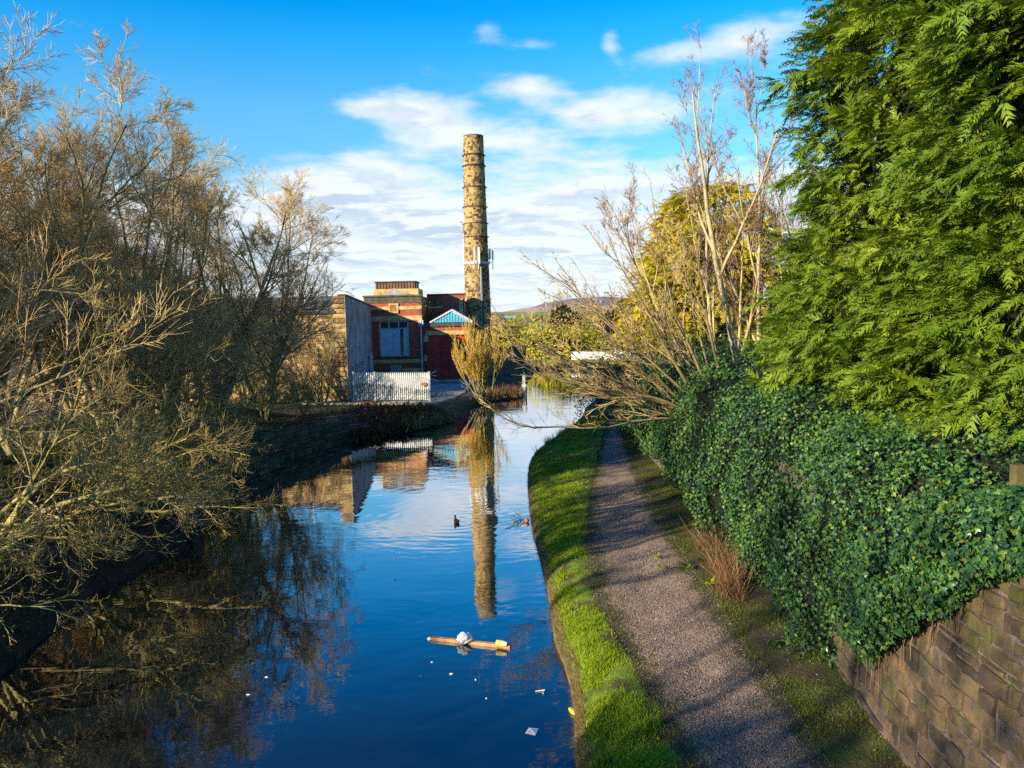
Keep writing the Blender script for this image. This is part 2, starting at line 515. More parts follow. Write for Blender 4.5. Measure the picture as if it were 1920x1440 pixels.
M['hill'] = mat_noise('moorland', [(0, (.30, .20, .13)), (.45, (.42, .30, .20)), (.7, (.36, .27, .24)), (1, (.5, .38, .27))], .004, 1, 0, 1, world=True)
M['hill_blue'] = mat_noise('hazy_hill', [(0, (.12, .11, .16)), (1, (.24, .20, .25))], .004, 1, 0, 1, world=True)  # bluish tone puts distance haze into the hill colour
M['field'] = mat_noise('fields', [(0, (.14, .16, .03)), (.5, (.24, .25, .05)), (.8, (.30, .24, .09)), (1, (.34, .26, .12))], .012, 1, 0, 1, world=True)


def mat_path():
    m, t, b = new_mat('towpath_gravel')
    c = coords(t, True)
    att = t.nodes.new('ShaderNodeAttribute'); att.attribute_name = 'edge'
    vo = t.nodes.new('ShaderNodeTexVoronoi'); vo.inputs['Scale'].default_value = 58
    t.links.new(c, vo.inputs['Vector'])
    sp = t.nodes.new('ShaderNodeSeparateColor'); t.links.new(vo.outputs['Color'], sp.inputs[0])
    grav = ramp(t, sp.outputs[0], [(0, (.13, .080, .055)), (.45, (.25, .160, .115)), (.8, (.34, .235, .175)), (1, (.52, .41, .33))])
    big = noise_tex(t, c, .8, 6, .6)
    grav = mixc(t, rng(t, big, .35, .7, 0, .45), grav, (.13, .085, .06), 'MIX')
    soil = ramp(t, noise_tex(t, c, 9, 6, .7), [(.3, (.035, .024, .015)), (.6, (.075, .055, .03)), (.8, (.10, .10, .02))])
    f = mth(t, 'ADD', att.outputs['Fac'], mth(t, 'MULTIPLY', mth(t, 'SUBTRACT', noise_tex(t, c, 2.3, 6, .7), .5), 1.3))
    col = mixc(t, rng(t, f, .42, .72, 0, 1, True), grav, soil)
    t.links.new(col, b.inputs['Base Color'])
    b.inputs['Roughness'].default_value = .9
    h = mth(t, 'ADD', mth(t, 'MULTIPLY', vo.outputs['Distance'], -1), mth(t, 'MULTIPLY', noise_tex(t, c, 6, 5, .6), 2.0))
    bump(t, b, h, .7, .03)
    return m


def mat_wall_stone():
    m, t, b = new_mat('near_wall_stone')
    c = coords(t, True)
    oi = t.nodes.new('ShaderNodeObjectInfo').outputs['Random']
    n = rng(t, noise_tex(t, c, 5, 8, .65), .3, .7)
    f = mth(t, 'ADD', mth(t, 'MULTIPLY', n, .45), mth(t, 'MULTIPLY', oi, .55))
    col = ramp(t, f, [(0, (.018, .014, .012)), (.28, (.045, .032, .024)), (.46, (.085, .056, .030)), (.62, (.15, .095, .042)), (.78, (.060, .052, .046)), (1, (.19, .13, .075))])
    moss = rng(t, noise_tex(t, c, 1.6, 6, .65), .50, .64, 0, .8, True)
    col = mixc(t, moss, col, (.085, .085, .014))
    lich = rng(t, noise_tex(t, c, 14, 4, .7), .68, .74, 0, .6, True)
    col = mixc(t, lich, col, (.30, .27, .18))
    t.links.new(col, b.inputs['Base Color'])
    b.inputs['Roughness'].default_value = .9
    bump(t, b, noise_tex(t, c, 22, 8, .7), .7, .03)
    return m


def mat_water():
    m, t, b = new_mat('canal_water')
    t.nodes.remove(b)
    c = coords(t, True)
    mp = t.nodes.new('ShaderNodeMapping'); t.links.new(c, mp.inputs[0])
    mp.inputs['Scale'].default_value = (0.55, 1.0, 1.0)
    h1 = noise_tex(t, mp.outputs[0], 1.1, 3, .5, .3)
    h2 = noise_tex(t, mp.outputs[0], 4.5, 3, .5, .2)
    calm = rng(t, noise_tex(t, c, .12, 2, .5), .38, .62, .25, 1.0, True)
    hs = mth(t, 'MULTIPLY', mth(t, 'ADD', mth(t, 'MULTIPLY', h1, 1.0), mth(t, 'MULTIPLY', h2, .22)), calm)
    # rings spreading from the two swimming ducks
    sx = t.nodes.new('ShaderNodeSeparateXYZ'); t.links.new(c, sx.inputs[0])
    for (u, v, amp) in ((855, 976, .9), (917, 958, .6)):
        p = G(u, v)
        dx = mth(t, 'SUBTRACT', sx.outputs[0], float(p[0])); dy = mth(t, 'SUBTRACT', sx.outputs[1], float(p[1]))
        r = mth(t, 'SQRT', mth(t, 'ADD', mth(t, 'MULTIPLY', dx, dx), mth(t, 'MULTIPLY', dy, dy)))
        wv = mth(t, 'SINE', mth(t, 'MULTIPLY', mth(t, 'ADD', r, mth(t, 'MULTIPLY', h1, .8)), 15.0))
        fade = mth(t, 'MULTIPLY', mth(t, 'EXPONENT', mth(t, 'MULTIPLY', r, -.42)), rng(t, r, 0, .5))
        hs = mth(t, 'ADD', hs, mth(t, 'MULTIPLY', mth(t, 'MULTIPLY', wv, fade), amp * .10))
    bp = t.nodes.new('ShaderNodeBump'); bp.inputs['Strength'].default_value = 1.0; bp.inputs['Distance'].default_value = .011
    t.links.new(hs, bp.inputs['Height'])
    fr = t.nodes.new('ShaderNodeFresnel'); fr.inputs[0].default_value = 1.33
    t.links.new(bp.outputs[0], fr.inputs['Normal'])
    fac = ramp(t, fr.outputs[0], [(0, .05), (.07, .16), (.12, .36), (.20, .60), (.38, .82), (.7, .95), (1, 1)])
    gl = t.nodes.new('ShaderNodeBsdfGlossy'); gl.inputs['Roughness'].default_value = .012
    gl.inputs['Color'].default_value = (.97, .98, 1, 1)
    t.links.new(bp.outputs[0], gl.inputs['Normal'])
    df = t.nodes.new('ShaderNodeBsdfDiffuse'); df.inputs[0].default_value = (.004, .008, .010, 1)
    mx = t.nodes.new('ShaderNodeMixShader')
    t.links.new(fac, mx.inputs[0]); t.links.new(df.outputs[0], mx.inputs[1]); t.links.new(gl.outputs[0], mx.inputs[2])
    t.links.new(mx.outputs[0], t.nodes['Material Output'].inputs[0])
    return m


M['path'] = mat_path()
M['wallstone'] = mat_wall_stone()
M['water'] = mat_water()
M['brick'] = mat_brick('red_brick')

# ------------------------------------------------------------------ banks
def fbm(x, y, s=1.0, o=0.0):
    return mnoise.fractal(Vector((x * s, y * s, o)), 0.8, 2.0, 4)


LB = [(-9.6, -30), (-9.4, 5)] + [tuple(G(u, v)[:2]) for (u, v) in ((0, 1268), (60, 1215), (164, 1125), (237, 1085), (345, 1000), (400, 906), (520, 864), (640, 828), (720, 812), (790, 798), (850, 786), (866, 772), (900, 757), (940, 749), (982, 742), (986, 722), (1003, 699))]
LB += [(3.6, 97), (8, 96), (16, 90.5), (32, 90), (100, 94)]
RB = [(0.9, -30), (.95, 5)] + [tuple(G(u, v)[:2]) for (u, v) in ((1086, 1440), (1083, 1350), (1068, 1262), (1046, 1210), (1034, 1130), (1020, 1060), (1000, 985), (993, 885), (1010, 852), (1078, 802), (1092, 782))]
RB += [(5.2, 54), (9, 64), (18, 74), (32, 79), (100, 84)]
PL = [G(u, v, .5) for (u, v) in ((1290, 1440), (1232, 1340), (1172, 1232), (1118, 1140), (1102, 1060), (1098, 980), (1108, 900), (1130, 815))]
PR = [G(u, v, .5) for (u, v) in ((1560, 1440), (1500, 1340), (1405, 1210), (1330, 1110), (1268, 1010), (1222, 940), (1194, 880), (1166, 808))]


def resample(pts, step_fn):
    pts = np.array(pts, float)
    seg = np.linalg.norm(np.diff(pts, axis=0), axis=1)
    cum = np.concatenate([[0], np.cumsum(seg)])
    # smooth by catmull-rom on chord parameter
    out = []
    s = 0.0
    while s < cum[-1]:
        i = min(np.searchsorted(cum, s, side='right') - 1, len(seg) - 1)
        t = (s - cum[i]) / seg[i]
        p0 = pts[max(i - 1, 0)]; p1 = pts[i]; p2 = pts[i + 1]; p3 = pts[min(i + 2, len(pts) - 1)]
        m1 = (p2 - p0) / 2 if i > 0 else (p2 - p1); m2 = (p3 - p1) / 2
        L = seg[i]
        m1 = m1 / max(np.linalg.norm(m1), 1e-6) * L; m2 = m2 / max(np.linalg.norm(m2), 1e-6) * L
        q = (2 * t**3 - 3 * t**2 + 1) * p1 + (t**3 - 2 * t**2 + t) * m1 + (-2 * t**3 + 3 * t**2) * p2 + (t**3 - t**2) * m2
        out.append(q)
        s += step_fn(q)
    out.append(pts[-1])
    return np.array(out)


stepf = lambda q: 0.18 if 5 < q[1] < 30 else (0.35 if q[1] < 60 and q[1] > 0 else 1.2)
LBs = resample(LB, stepf)
RBs = resample(RB, stepf)


def x_on(line, y):
    return float(np.interp(y, line[:, 1], line[:, 0]))


PLa = np.array([[p[0], p[1]] for p in PL]); PRa = np.array([[p[0], p[1]] for p in PR])
PLa = np.vstack([[2.3, -30], [2.3, 6], PLa, [6.8, 54], [10.5, 62.5]])
PRa = np.vstack([[4.1, -30], [4.1, 6], PRa, [8.6, 53], [12.2, 61]])


def strip(name, rows, mat, kind='structure', smooth=True, attr=None):
    """rows: array (R,C,3)"""
    rows = np.asarray(rows, float)
    R, C, _ = rows.shape
    i = np.arange(R - 1)[:, None] * C; j = np.arange(C - 1)[None]
    A = i + j
    F = np.stack([A, A + 1, A + C + 1, A + C], -1).reshape(-1, 4)
    me = make_mesh(name, rows.reshape(-1, 3), [F], smooth)
    if attr is not None:
        a = me.attributes.new('edge', 'FLOAT', 'POINT')
        a.data.foreach_set('value', np.asarray(attr, np.float32).ravel())
    o = part(name, me, mat, None, kind=kind)
    return o


# water: one sheet beneath all banks
wm = MB().add([(-60, -40, 0), (160, -40, 0), (160, 130, 0), (-60, 130, 0)], [(0, 1, 2, 3)])
water = wm.build('canal_water', M['water'], kind='structure')
# canal bed under the sheet is not visible through the dark water

# right bank: verge, towpath, second verge
ys = np.concatenate([np.arange(-30, 4, 2.0), np.arange(4, 30, .16), np.arange(30, 46, .35), np.arange(46, 62, 1.0)])
rowsA, rowsP, rowsB, edg = [], [], [], []
WALLX = lambda y: float(np.interp(y, [-30, 6, 8, 10, 12, 20, 30, 40, 62], [4.5, 4.5, 4.5, 4.58, 4.85, 5.1, 5.2, 5.5, 12.8]))


def bank_z(x, y):
    return 0.5 + .05 * fbm(x, y, .6, 3) + .02 * fbm(x, y, 3, 5)


for y in ys:
    xr = x_on(RBs[RBs[:, 1] < 70], y) + .05 * fbm(0, y, 1.7) + .03 * fbm(0, y, 6)
    xl = float(np.interp(y, PLa[:, 1], PLa[:, 0])) + .10 * fbm(4, y, .8) + .05 * fbm(4, y, 3)
    xp = float(np.interp(y, PRa[:, 1], PRa[:, 0])) + .08 * fbm(8, y, .9)
    xl = max(xl, xr + .35)
    xw = max(WALLX(y) + .35, xp + .5)
    r = [(xr + .02, y, -.8), (xr, y, .06), (xr + .04, y, .16), (xr + .14, y, .27)]
    for k in range(1, 9):
        t = k / 8
        x = xr + .14 + (xl - xr - .14) * t
        r.append((x, y, .28 + .23 * t ** .6 + .05 * math.sin(t * 3.1) * t + (bank_z(x, y) - .5)))
    rowsA.append(r)
    r2, e = [], []
    for k in range(0, 13):
        t = k / 12
        x = xl + (xp - xl) * t
        z = bank_z(x, y) + (.01 if 0 < t < 1 else .01) - .03 * math.exp(-((t - .5) / .25) ** 2)
        r2.append((x, y, z)); e.append(abs(t - .5) * 2)
    r2[0] = r[-1]
    rowsP.append(r2); edg.append([max(0, q - .35) / .65 for q in e])
    r3 = [r2[-1]]
    for k in range(1, 7):
        x = xp + (xw - xp) * k / 6
        r3.append((x, y, bank_z(x, y) + .01 + .06 * (k / 6)))
    rowsB.append(r3)
strip('grass_verge', rowsA, M['grass_base'])
strip('towpath', rowsP, M['path'], attr=edg)
strip('mossy_verge', rowsB, M['mossbank'])

# far right bank beyond the bend (low, behind the shrubs)
rows = []
for (x, y, ox, oy) in ((9, 61, 1, -.6), (12, 67.5, .7, -.8), (18, 74, .4, -1), (32, 79, .1, -1), (100, 84, 0, -1)):
    rows.append([(x, y, -.8), (x, y, .35), (x + ox * 1, y + oy * 1, .5), (x + ox * 8, y + oy * 8, .8), (x + ox * 22, y + oy * 22, 1.2)])
strip('far_towpath_bank', rows, M['grass_base'])

# garden ground behind the retaining wall
rows = []
for y in np.concatenate([np.arange(-30, 50, 2.0), [52, 55, 58, 62, 70]]):
    top = float(np.interp(y, [-30, 48, 60, 70], [2.95, 2.95, .9, .6]))
    rows.append([(WALLX(y) + .55 + k, y, top + .1 * fbm(k, y, .3, 9) + (.2 if k > 8 else 0)) for k in (0, 1, 2, 4, 7, 12, 20, 40, 100, 400)])
strip('garden_ground', rows, M['soil'])

# left bank and far bank
Lp = LBs
rows = []
n = len(Lp)
OFFS = [0, 0, .25, .7, 1.3, 2.2, 3.5, 5, 7, 10, 15, 25, 60, 600]
for i, (x, y) in enumerate(Lp):
    # outward direction turns from -X to +Y round the bend
    a = np.interp(y, [-30, 66, 84, 97], [math.pi, math.pi, math.pi * .93, math.pi * .62]) if x < 5 else math.pi * .5
    if y > 96 and x < 8:
        a = math.pi * np.interp(x, [2, 8], [.68, .5])
    d = (math.cos(a), math.sin(a))
    if x < 5:
        prof_near = [-.8, .12, .30, .55, .95, 1.45, 2.0, 2.4, 2.6, 2.7, 2.7, 2.7, 2.7, 3]
        prof_wall = [-.8, 1.28, 1.42, 1.5, 1.6, 1.75, 1.95, 2.15, 2.3, 2.4, 2.4, 2.4, 2.4, 3]
        prof_tip = [-.8, .10, .28, .42, .55, .6, .62, .62, .62, .64, .7, .8, 1, 3]
        prof_yard = [-.8, .12, .35, .52, .58, .6, .6, .6, .6, .6, .6, .7, 1, 3]
        keys = [-30, 22.5, 24.5, 39, 42.5, 50, 53, 100]
        pr = [prof_near, prof_near, prof_wall, prof_wall, prof_tip, prof_tip, prof_yard, prof_yard]
        z = [float(np.interp(y, keys, [q[j] for q in pr])) for j in range(len(OFFS))]
    else:
        z = [-.8, .12, .35, .5, .6, .65, .7, .7, .7, .7, .8, 1.2, 3, 8]
    r = []
    for j, o in enumerate(OFFS):
        px, py = x + d[0] * o, y + d[1] * o
        zz = z[j] + (0 if j < 1 or o > 80 else (.10 if o > 1 else .03) * fbm(px, py, .7, 2))
        if y > 51 and x < 5 and o > 1:
            zz = z[j] + .02 * fbm(px, py, .4, 2)
        r.append((px, py, zz))
    rows.append(r)
rows = np.array(rows)
iy = int(np.argmax(Lp[:, 1] > 51.5))
ix = int(np.argmax((Lp[:, 0] > 4.5) & (Lp[:, 1] > 80)))
strip('left_bank', rows[:iy + 1], M['soil'])
strip('mill_yard_ground', rows[iy:ix + 1], M['mossbank'])
strip('far_bank', rows[ix:], M['grass_base'])

# distant fields and hills
rows = []
for y, z0 in ((140, .9), (220, 1.5), (350, 3), (600, 4), (900, 8), (1300, 14), (1800, 22), (2600, 30)):
    rows.append([(x, y + 20 * fbm(x, y, .003), z0 + z0 * .5 * fbm(x, y, .004, 8)) for x in np.linspace(-900 - y, 900 + y, 60)])
strip('fields', rows, M['field'])


def hill(name, Y, prof, mat, back=600):
    us = np.arange(-900, 2900, 40)
    r0, r1, r2, r3 = [], [], [], []
    for u in us:
        v = np.interp(u, [p[0] for p in prof], [p[1] for p in prof])
        p = P(u, v, Y)
        z = p[2] + Y * .0012 * fbm(u, 0, .01, 1)
        r0.append((p[0] * .72, Y * .72, 20)); r1.append((p[0] * .84, Y * .84, 20 + (z - 20) * (.45 + .1 * fbm(u, 3, .006))))
        r2.append((p[0], Y, z)); r3.append((p[0] * 1.2, Y * 1.2, 0))
    strip(name, [r0, r1, r2, r3], mat)


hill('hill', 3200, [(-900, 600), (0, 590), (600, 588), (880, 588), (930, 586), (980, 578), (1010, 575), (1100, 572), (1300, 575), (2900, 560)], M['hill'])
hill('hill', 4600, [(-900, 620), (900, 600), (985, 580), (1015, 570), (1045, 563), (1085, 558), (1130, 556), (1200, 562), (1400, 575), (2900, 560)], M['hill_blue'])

# ------------------------------------------------------------------ stones
def stone_variants(n, seed, depth=.18, jx=.02, jz=.05):
    """unit stone: x=length 1, z=height 1, y=front face at 0, uneven rounded front"""
    r = np.random.default_rng(seed)
    out = []
    for k in range(n):
        a = .07
        xs = np.array([-.5, -.5 + a, 0.0, .5 - a, .5]); zs = np.array([0, .13, .87, 1.0])
        V = []
        for zi, z in enumerate(zs):
            for xi, x in enumerate(xs):
                edge = (xi in (0, 4)) or (zi in (0, 3))
                y = .016 if edge else -r.uniform(0, .012)
                V.append((x + r.uniform(-1, 1) * jx, y * 1.0 + r.uniform(0, .006), z + r.uniform(-1, 1) * jz))
        V = np.array(V)
        back = V.copy(); back[:, 1] = depth
        idx = lambda zi, xi: zi * 5 + xi
        F = [(idx(z, x), idx(z, x + 1), idx(z + 1, x + 1), idx(z + 1, x)) for z in range(3) for x in range(4)]
        ring = [idx(0, x) for x in range(5)] + [idx(z, 4) for z in range(1, 4)] + [idx(3, x) for x in range(3, -1, -1)] + [idx(z, 0) for z in range(2, 0, -1)]
        nb = len(V)
        VV = np.vstack([V, back[ring]])
        m = len(ring)
        F += [(ring[(i + 1) % m], ring[i], nb + i, nb + (i + 1) % m) for i in range(m)]
        out.append((VV, np.array(F)))
    return out


def lay_courses(L, H, cmin, cmax, lmin, lmax, seed, skip=None):
    r = random.Random(seed)
    res = []
    z = 0.0
    while z < H - .04:
        h = min(r.uniform(cmin, cmax), H - z)
        x = -r.uniform(0, lmin)
        while x < L:
            l = r.uniform(lmin, lmax)
            a, b = max(x, 0), min(x + l, L)
            if b - a > lmin * .35 and not (skip and skip((a + b) / 2, z + h / 2)):
                if h > cmax * .8 and r.random() < .12:
                    res.append((a, b, z, z + h * .48)); res.append((a, b, z + h * .5, z + h))
                else:
                    res.append((a, b, z, z + h))
            x += l
        z += h
    return res


def place_stones(parent, mat, courses, frame, seed, name='stone', gap=.012, limit=300, depth=.18, key=None, batter=0.0, jx=.02, jz=.05):
    """frame(s, z) -> (point, yaw)"""
    var = stone_variants(14 if jz > .05 else 8, seed, depth, jx, jz)
    meshes = [make_mesh('stone_shape', v, [f], False) for v, f in var]
    for me in meshes:
        me.materials.append(mat)
    r = random.Random(seed)
    if key:
        courses = sorted(courses, key=key)
    org = ORG[parent.name] if parent is not None else np.zeros(3)
    rest = MB()
    for i, (a, b, z0, z1) in enumerate(courses):
        p, yaw = frame((a + b) / 2, z0)
        k = r.randrange(len(var))
        out = r.uniform(-.02, .03)
        nx, ny = math.sin(yaw), -math.cos(yaw)
        loc = np.array([p[0] + nx * out, p[1] + ny * out, p[2] + gap / 2])
        sx, sz = (b - a) - gap, (z1 - z0) - gap
        flip = r.random() < .5
        if i < limit:
            o = part(name, meshes[k], None, parent, loc=loc - org, rot=(batter, 0, yaw + r.uniform(-.02, .02)), scale=(sx, 1, sz))
        else:
            v, f = var[k]
            c, s = math.cos(yaw), math.sin(yaw)
            vv = v * np.array([sx, 1, sz])
            w_ = np.stack([vv[:, 0] * c - vv[:, 1] * s, vv[:, 0] * s + vv[:, 1] * c, vv[:, 2]], 1) + loc
            rest.add(w_, f)
    if rest.n:
        rest.build(name + '_courses', M['stone_island'] if mat is M['stone'] else mat, parent, kind='stuff', smooth=True)


# near retaining wall on the right of the towpath
wl = thing('retaining_wall', 'mossy dry-laid sandstone retaining wall below the ivy at bottom right', 'wall', (5.2, 20, .4))
mb = MB()
WTOP = 3.25
pts = [WALLX(y) for y in np.arange(4, 48, 1.0)]
for k, y in enumerate(np.arange(4, 47, 1.0)):
    WT = 3.62 if y < 9 else 3.1
    x0, x1 = pts[k] + .060, pts[k + 1] + .060
    b = .22 * (WT - .3) / (WTOP - .3)   # batter
    v = [(x0, y, .3), (x1, y + 1, .3), (x1 + b, y + 1, WT), (x0 + b, y, WT), (x0 + .6, y, .3), (x1 + .6, y + 1, .3), (x1 + .6, y + 1, WT), (x0 + .6, y, WT)]
    mb.add(v, [(0, 1, 2, 3), (3, 2, 6, 7), (4, 7, 6, 5), (0, 3, 7, 4), (1, 5, 6, 2), (0, 4, 5, 1)])
mb.build('mortar_core', M['mortar'], wl)


def near_frame(s, z):
    y = 4.6 + s
    zz = .42 + z
    x = WALLX(y) + .04 + .22 * (zz - .3) / (WTOP - .3)
    dy = .3
    dx = WALLX(y + dy) - WALLX(y - dy)
    yaw = math.atan2(2 * dy, dx) - math.pi      # face towards -X
    return (x, y, zz), yaw


cs = lay_courses(7.7, 3.2, .07, .25, .15, .58, 5, skip=lambda s, z: (4.6 + s) > 11.2 and z > 1.2)
cs = [c for c in cs if not (c[2] > 1.9 and (4.6 + c[0]) > 10) and not (c[3] > 2.72 and (4.6 + c[1]) > 9.0)]
place_stones(wl, M['wallstone'], cs, near_frame, 21, gap=.020, depth=.2, jx=.035, jz=.085, batter=-.07, limit=300, key=lambda c: abs(4.6 + c[0] - 9.4))
# canal wall on the left bank
lw = thing('canal_wall', 'dark mossy stone canal wall rising from the water below the bare trees', 'wall', tuple([*G(520, 864)[:2], 0]))
seg = Lp[(Lp[:, 1] > 23.6) & (Lp[:, 1] < 42.5) & (Lp[:, 0] < 0)]
cum = np.concatenate([[0], np.cumsum(np.linalg.norm(np.diff(seg, axis=0), axis=1))])


def lw_frame(s, z):
    x = np.interp(s, cum, seg[:, 0]); y = np.interp(s, cum, seg[:, 1])
    x2 = np.interp(s + .4, cum, seg[:, 0]); y2 = np.interp(s + .4, cum, seg[:, 1])
    x1 = np.interp(s - .4, cum, seg[:, 0]); y1 = np.interp(s - .4, cum, seg[:, 1])
    yaw = math.atan2(y2 - y1, x2 - x1)
    nx, ny = math.sin(yaw), -math.cos(yaw)
    return (x + nx * .10, y + ny * .10, z - .05), yaw


hts = lambda s: float(np.interp(s, [0, 1.5, cum[-1] - 4, cum[-1]], [1.0, 1.38, 1.38, .4]))
cs = [c for c in lay_courses(cum[-1], 1.42, .17, .26, .35, .8, 9) if c[3] < hts(c[0]) + .1]
place_stones(lw, M['stone_wet'], cs, lw_frame, 33, limit=300)

# ------------------------------------------------------------------ stone mill (left of the yard)
FY = 56.0
pc = P(652, 700, FY); XC = float(pc[0])
ztop = float(P(645, 584, FY)[2]); zpier = float(P(645, 554, FY)[2])
XL0 = -34.0
mill = thing('stone_mill', 'long sandstone mill with grey rendered end wall and corrugated roof behind the bare trees', 'building', ((XC + XL0) / 2, FY, .6))
MB().box(XL0, XC - .12, FY + .14, FY + .6, .3, ztop).build('wall', M['mortar_pale'], mill)
cs = lay_courses(XC - .9 - XL0, ztop - .6, .14, .26, .28, .62, 14)
place_stones(mill, M['stone'], cs, lambda s, z: ((XL0 + s, FY + .12, .6 + z), 0.0), 41, limit=300, key=lambda c: -c[0])
# quoin pier at the corner, standing higher than the eaves
cs = []
z = .6
k = 0
while z < zpier - .05:
    h = .34
    cs.append((0 if k % 2 else .18, .92, z, min(z + h, zpier))); z += h; k += 1
qm = [make_mesh('quoin_shape', v, [f], True) for v, f in stone_variants(5, 77, .3)]
for me in qm:
    me.materials.append(M['stone'])
for i, (a, b, z0, z1) in enumerate(cs):
    part('quoin', qm[i % 5], None, mill, loc=np.array([XC - .92 + (a + b) / 2, FY + .04, z0 + .01]) - ORG[mill.name], scale=(b - a - .01, 1, z1 - z0 - .02))
# rendered gable wall receding to the brick block
XB = float(P(698, 640, 74)[0])
zb = float(P(697, 574, 74)[2])
mb = MB()
v = [(XC, FY + .02, .3), (XB, 74, .3), (XB, 74, zb), (XC, FY + .02, zpier), (XC - .5, FY + .33, .3), (XB - .5, 74, .3), (XB - .5, 74, zb), (XC - .5, FY + .33, zpier)]
mb.add(v, [(0, 1, 2, 3), (3, 2, 6, 7), (4, 7, 6, 5), (0, 3, 7, 4), (1, 5, 6, 2), (0, 4, 5, 1)])
mb.build('rendered_wall', M['render'], mill)
dvec = np.array([XB - XC, 74 - FY, 0]); dl = np.linalg.norm(dvec); dvec /= dl; nvec = np.array([dvec[1], -dvec[0], 0])
cp = MB().beam(np.array([XC + .0, FY, zpier + .05]) - nvec * .2, np.array([XB, 74, zb + .05]) - nvec * .2, .62, .1)
cp.build('coping', M['slate'], mill)
# dark openings and blue doors low in the rendered wall
for k, (t0, t1, z0, z1, mt, nm) in enumerate(((.10, .16, .7, 3.0, 'glass_dark', 'window'), (.24, .30, .7, 3.1, 'glass_dark', 'window'), (.40, .45, .9, 3.1, 'glass_dark', 'window'),
                                              (.55, .61, .9, 3.2, 'blue_board', 'door'), (.70, .80, .7, 3.3, 'glass_dark', 'window'), (.86, .95, .7, 3.3, 'blue_board', 'door'), (.30, .36, 4.2, 5.5, 'blue_board', 'window'))):
    a = np.array([XC, FY, 0]) + dvec * dl * t0 + nvec * .03; b = np.array([XC, FY, 0]) + dvec * dl * t1 + nvec * .03
    mb = MB().add([(a[0], a[1], z0), (b[0], b[1], z0), (b[0], b[1], z1), (a[0], a[1], z1), (a[0] - .2, a[1], z0), (b[0] - .2, b[1], z0), (b[0] - .2, b[1], z1), (a[0] - .2, a[1], z1)],
                  [(0, 1, 2, 3), (4, 7, 6, 5), (0, 3, 7, 4), (1, 5, 6, 2), (3, 2, 6, 7), (0, 4, 5, 1)])
    w_ = mb.build(nm, M[mt], mill)
    fr = MB()
    for (p, q) in (((a, z0), (a, z1)), ((b, z0), (b, z1)), ((a, z1), (b, z1))):
        fr.beam((p[0][0] + .03, p[0][1], p[1]), (q[0][0] + .03, q[0][1], q[1]), .09, .09)
    fr.build('frame', M['grey_metal'], w_)
# corrugated roof sheets behind the eaves
zr = float(P(600, 556, FY + 4.4)[2])


def corrugated(x0, x1, y0, z0, y1, z1, pitch=.16, amp=.03):
    n = max(4, int((x1 - x0) / pitch * 4))
    xs = np.linspace(x0, x1, n + 1)
    o = amp * np.sin((xs - x0) / pitch * 2 * np.pi)
    dn = norm(np.array([0, -(z1 - z0), (y1 - y0)]))
    a = np.stack([xs, np.full_like(xs, y0) + o * dn[1], np.full_like(xs, z0) + o * dn[2]], 1)
    b = np.stack([xs, np.full_like(xs, y1) + o * dn[1], np.full_like(xs, z1) + o * dn[2]], 1)
    lo = dn * .02
    V = np.vstack([a, b, a - lo, b - lo])
    m = n + 1
    i = np.arange(n)
    F = np.concatenate([np.stack([i, i + 1, m + i + 1, m + i], 1), np.stack([2 * m + i + 1, 2 * m + i, 3 * m + i, 3 * m + i + 1], 1),
                        np.stack([i + 1, i, 2 * m + i, 2 * m + i + 1], 1)])
    return V, F


x = XC - .75
k = 0
while x > XL0 + 1:
    V, F = corrugated(x - 1.02, x, FY + .1, ztop + .06 + (k % 2) * .012, FY + 4.4, zr + (k % 2) * .012)
    MB().add(V, F).build('roof_sheet', M['corr'], mill)
    x -= 1.0
    k += 1
MB().prism([(FY + 4.4, zr), (FY + 9, ztop), (FY + 4.4, ztop)], 'X', XL0, XC - 1.0).build('rear_roof', M['corr'], mill)
MB().box(XL0, XC - .7, FY - .02, FY + .14, ztop - .10, ztop + .05).build('gutter', M['dark_metal'], mill)
MB().tube([P(572, 552, 58), P(572, 580, 58)], .06, 6).build('vent_pipe', M['white_paint'], mill)

# ------------------------------------------------------------------ red brick block with blue-boarded window
BY = 74.0
bx0 = float(P(684, 600, BY)[0]); bx1 = float(P(791, 600, BY)[0])
zt = float(P(740, 556, BY)[2])
blk = thing('brick_block', 'red brick mill block with boarded blue window and brown tank on its roof', 'building', ((bx0 + bx1) / 2, BY, .6))


def zrow(v, u=740, Y=BY):
    return float(P(u, v, Y)[2])


wx0 = float(P(712, 640, BY)[0]); wx1 = float(P(767, 640, BY)[0])
wz0, wz1 = zrow(668), zrow(602)
wallm = MB()
wallm.box(bx0, wx0, BY, BY + .5, .3, zt).box(wx1, bx1, BY, BY + .5, .3, zt).box(wx0, wx1, BY, BY + .5, .3, wz0).box(wx0, wx1, BY, BY + .5, wz1, zt)
wallm.box(bx1 - .5, bx1, BY + .5, BY + 9, .3, zt).box(bx0, bx0 + .5, BY + .5, BY + 9, .3, zt).box(bx0, bx1, BY + 9, BY + 9.4, .3, zt)
wallm.build('wall', M['brick'], blk)
MB().box(bx0 + .5, bx1 - .5, BY + .5, BY + 9, zt - .5, zt - .2).build('roof', M['slate'], blk)
MB().box(bx0 - .12, bx1 + .12, BY - .16, BY + .55, zt, zt + .14).build('cornice', M['soot'], blk)
MB().box(bx0 - .03, bx1 + .03, BY - .05, BY + .02, zrow(568), zt).build('fascia', M['soot'], blk)
for (v0, v1) in ((581, 574.5), (601.5, 592.5), (681, 674)):
    MB().box(bx0 - .02, bx1 + .02, BY - .06, BY + .02, zrow(v0), zrow(v1)).build('stone_band', M['band'], blk)
p = P(738, 578, BY)
mb = MB()
for (a, b, c, d) in ((-.45, .45, .30, .45), (-.45, .45, -.45, -.30), (-.45, -.28, -.30, .30), (.28, .45, -.30, .30)):
    mb.box(p[0] + a, p[0] + b, BY - .12, BY - .06, p[2] + c, p[2] + d)
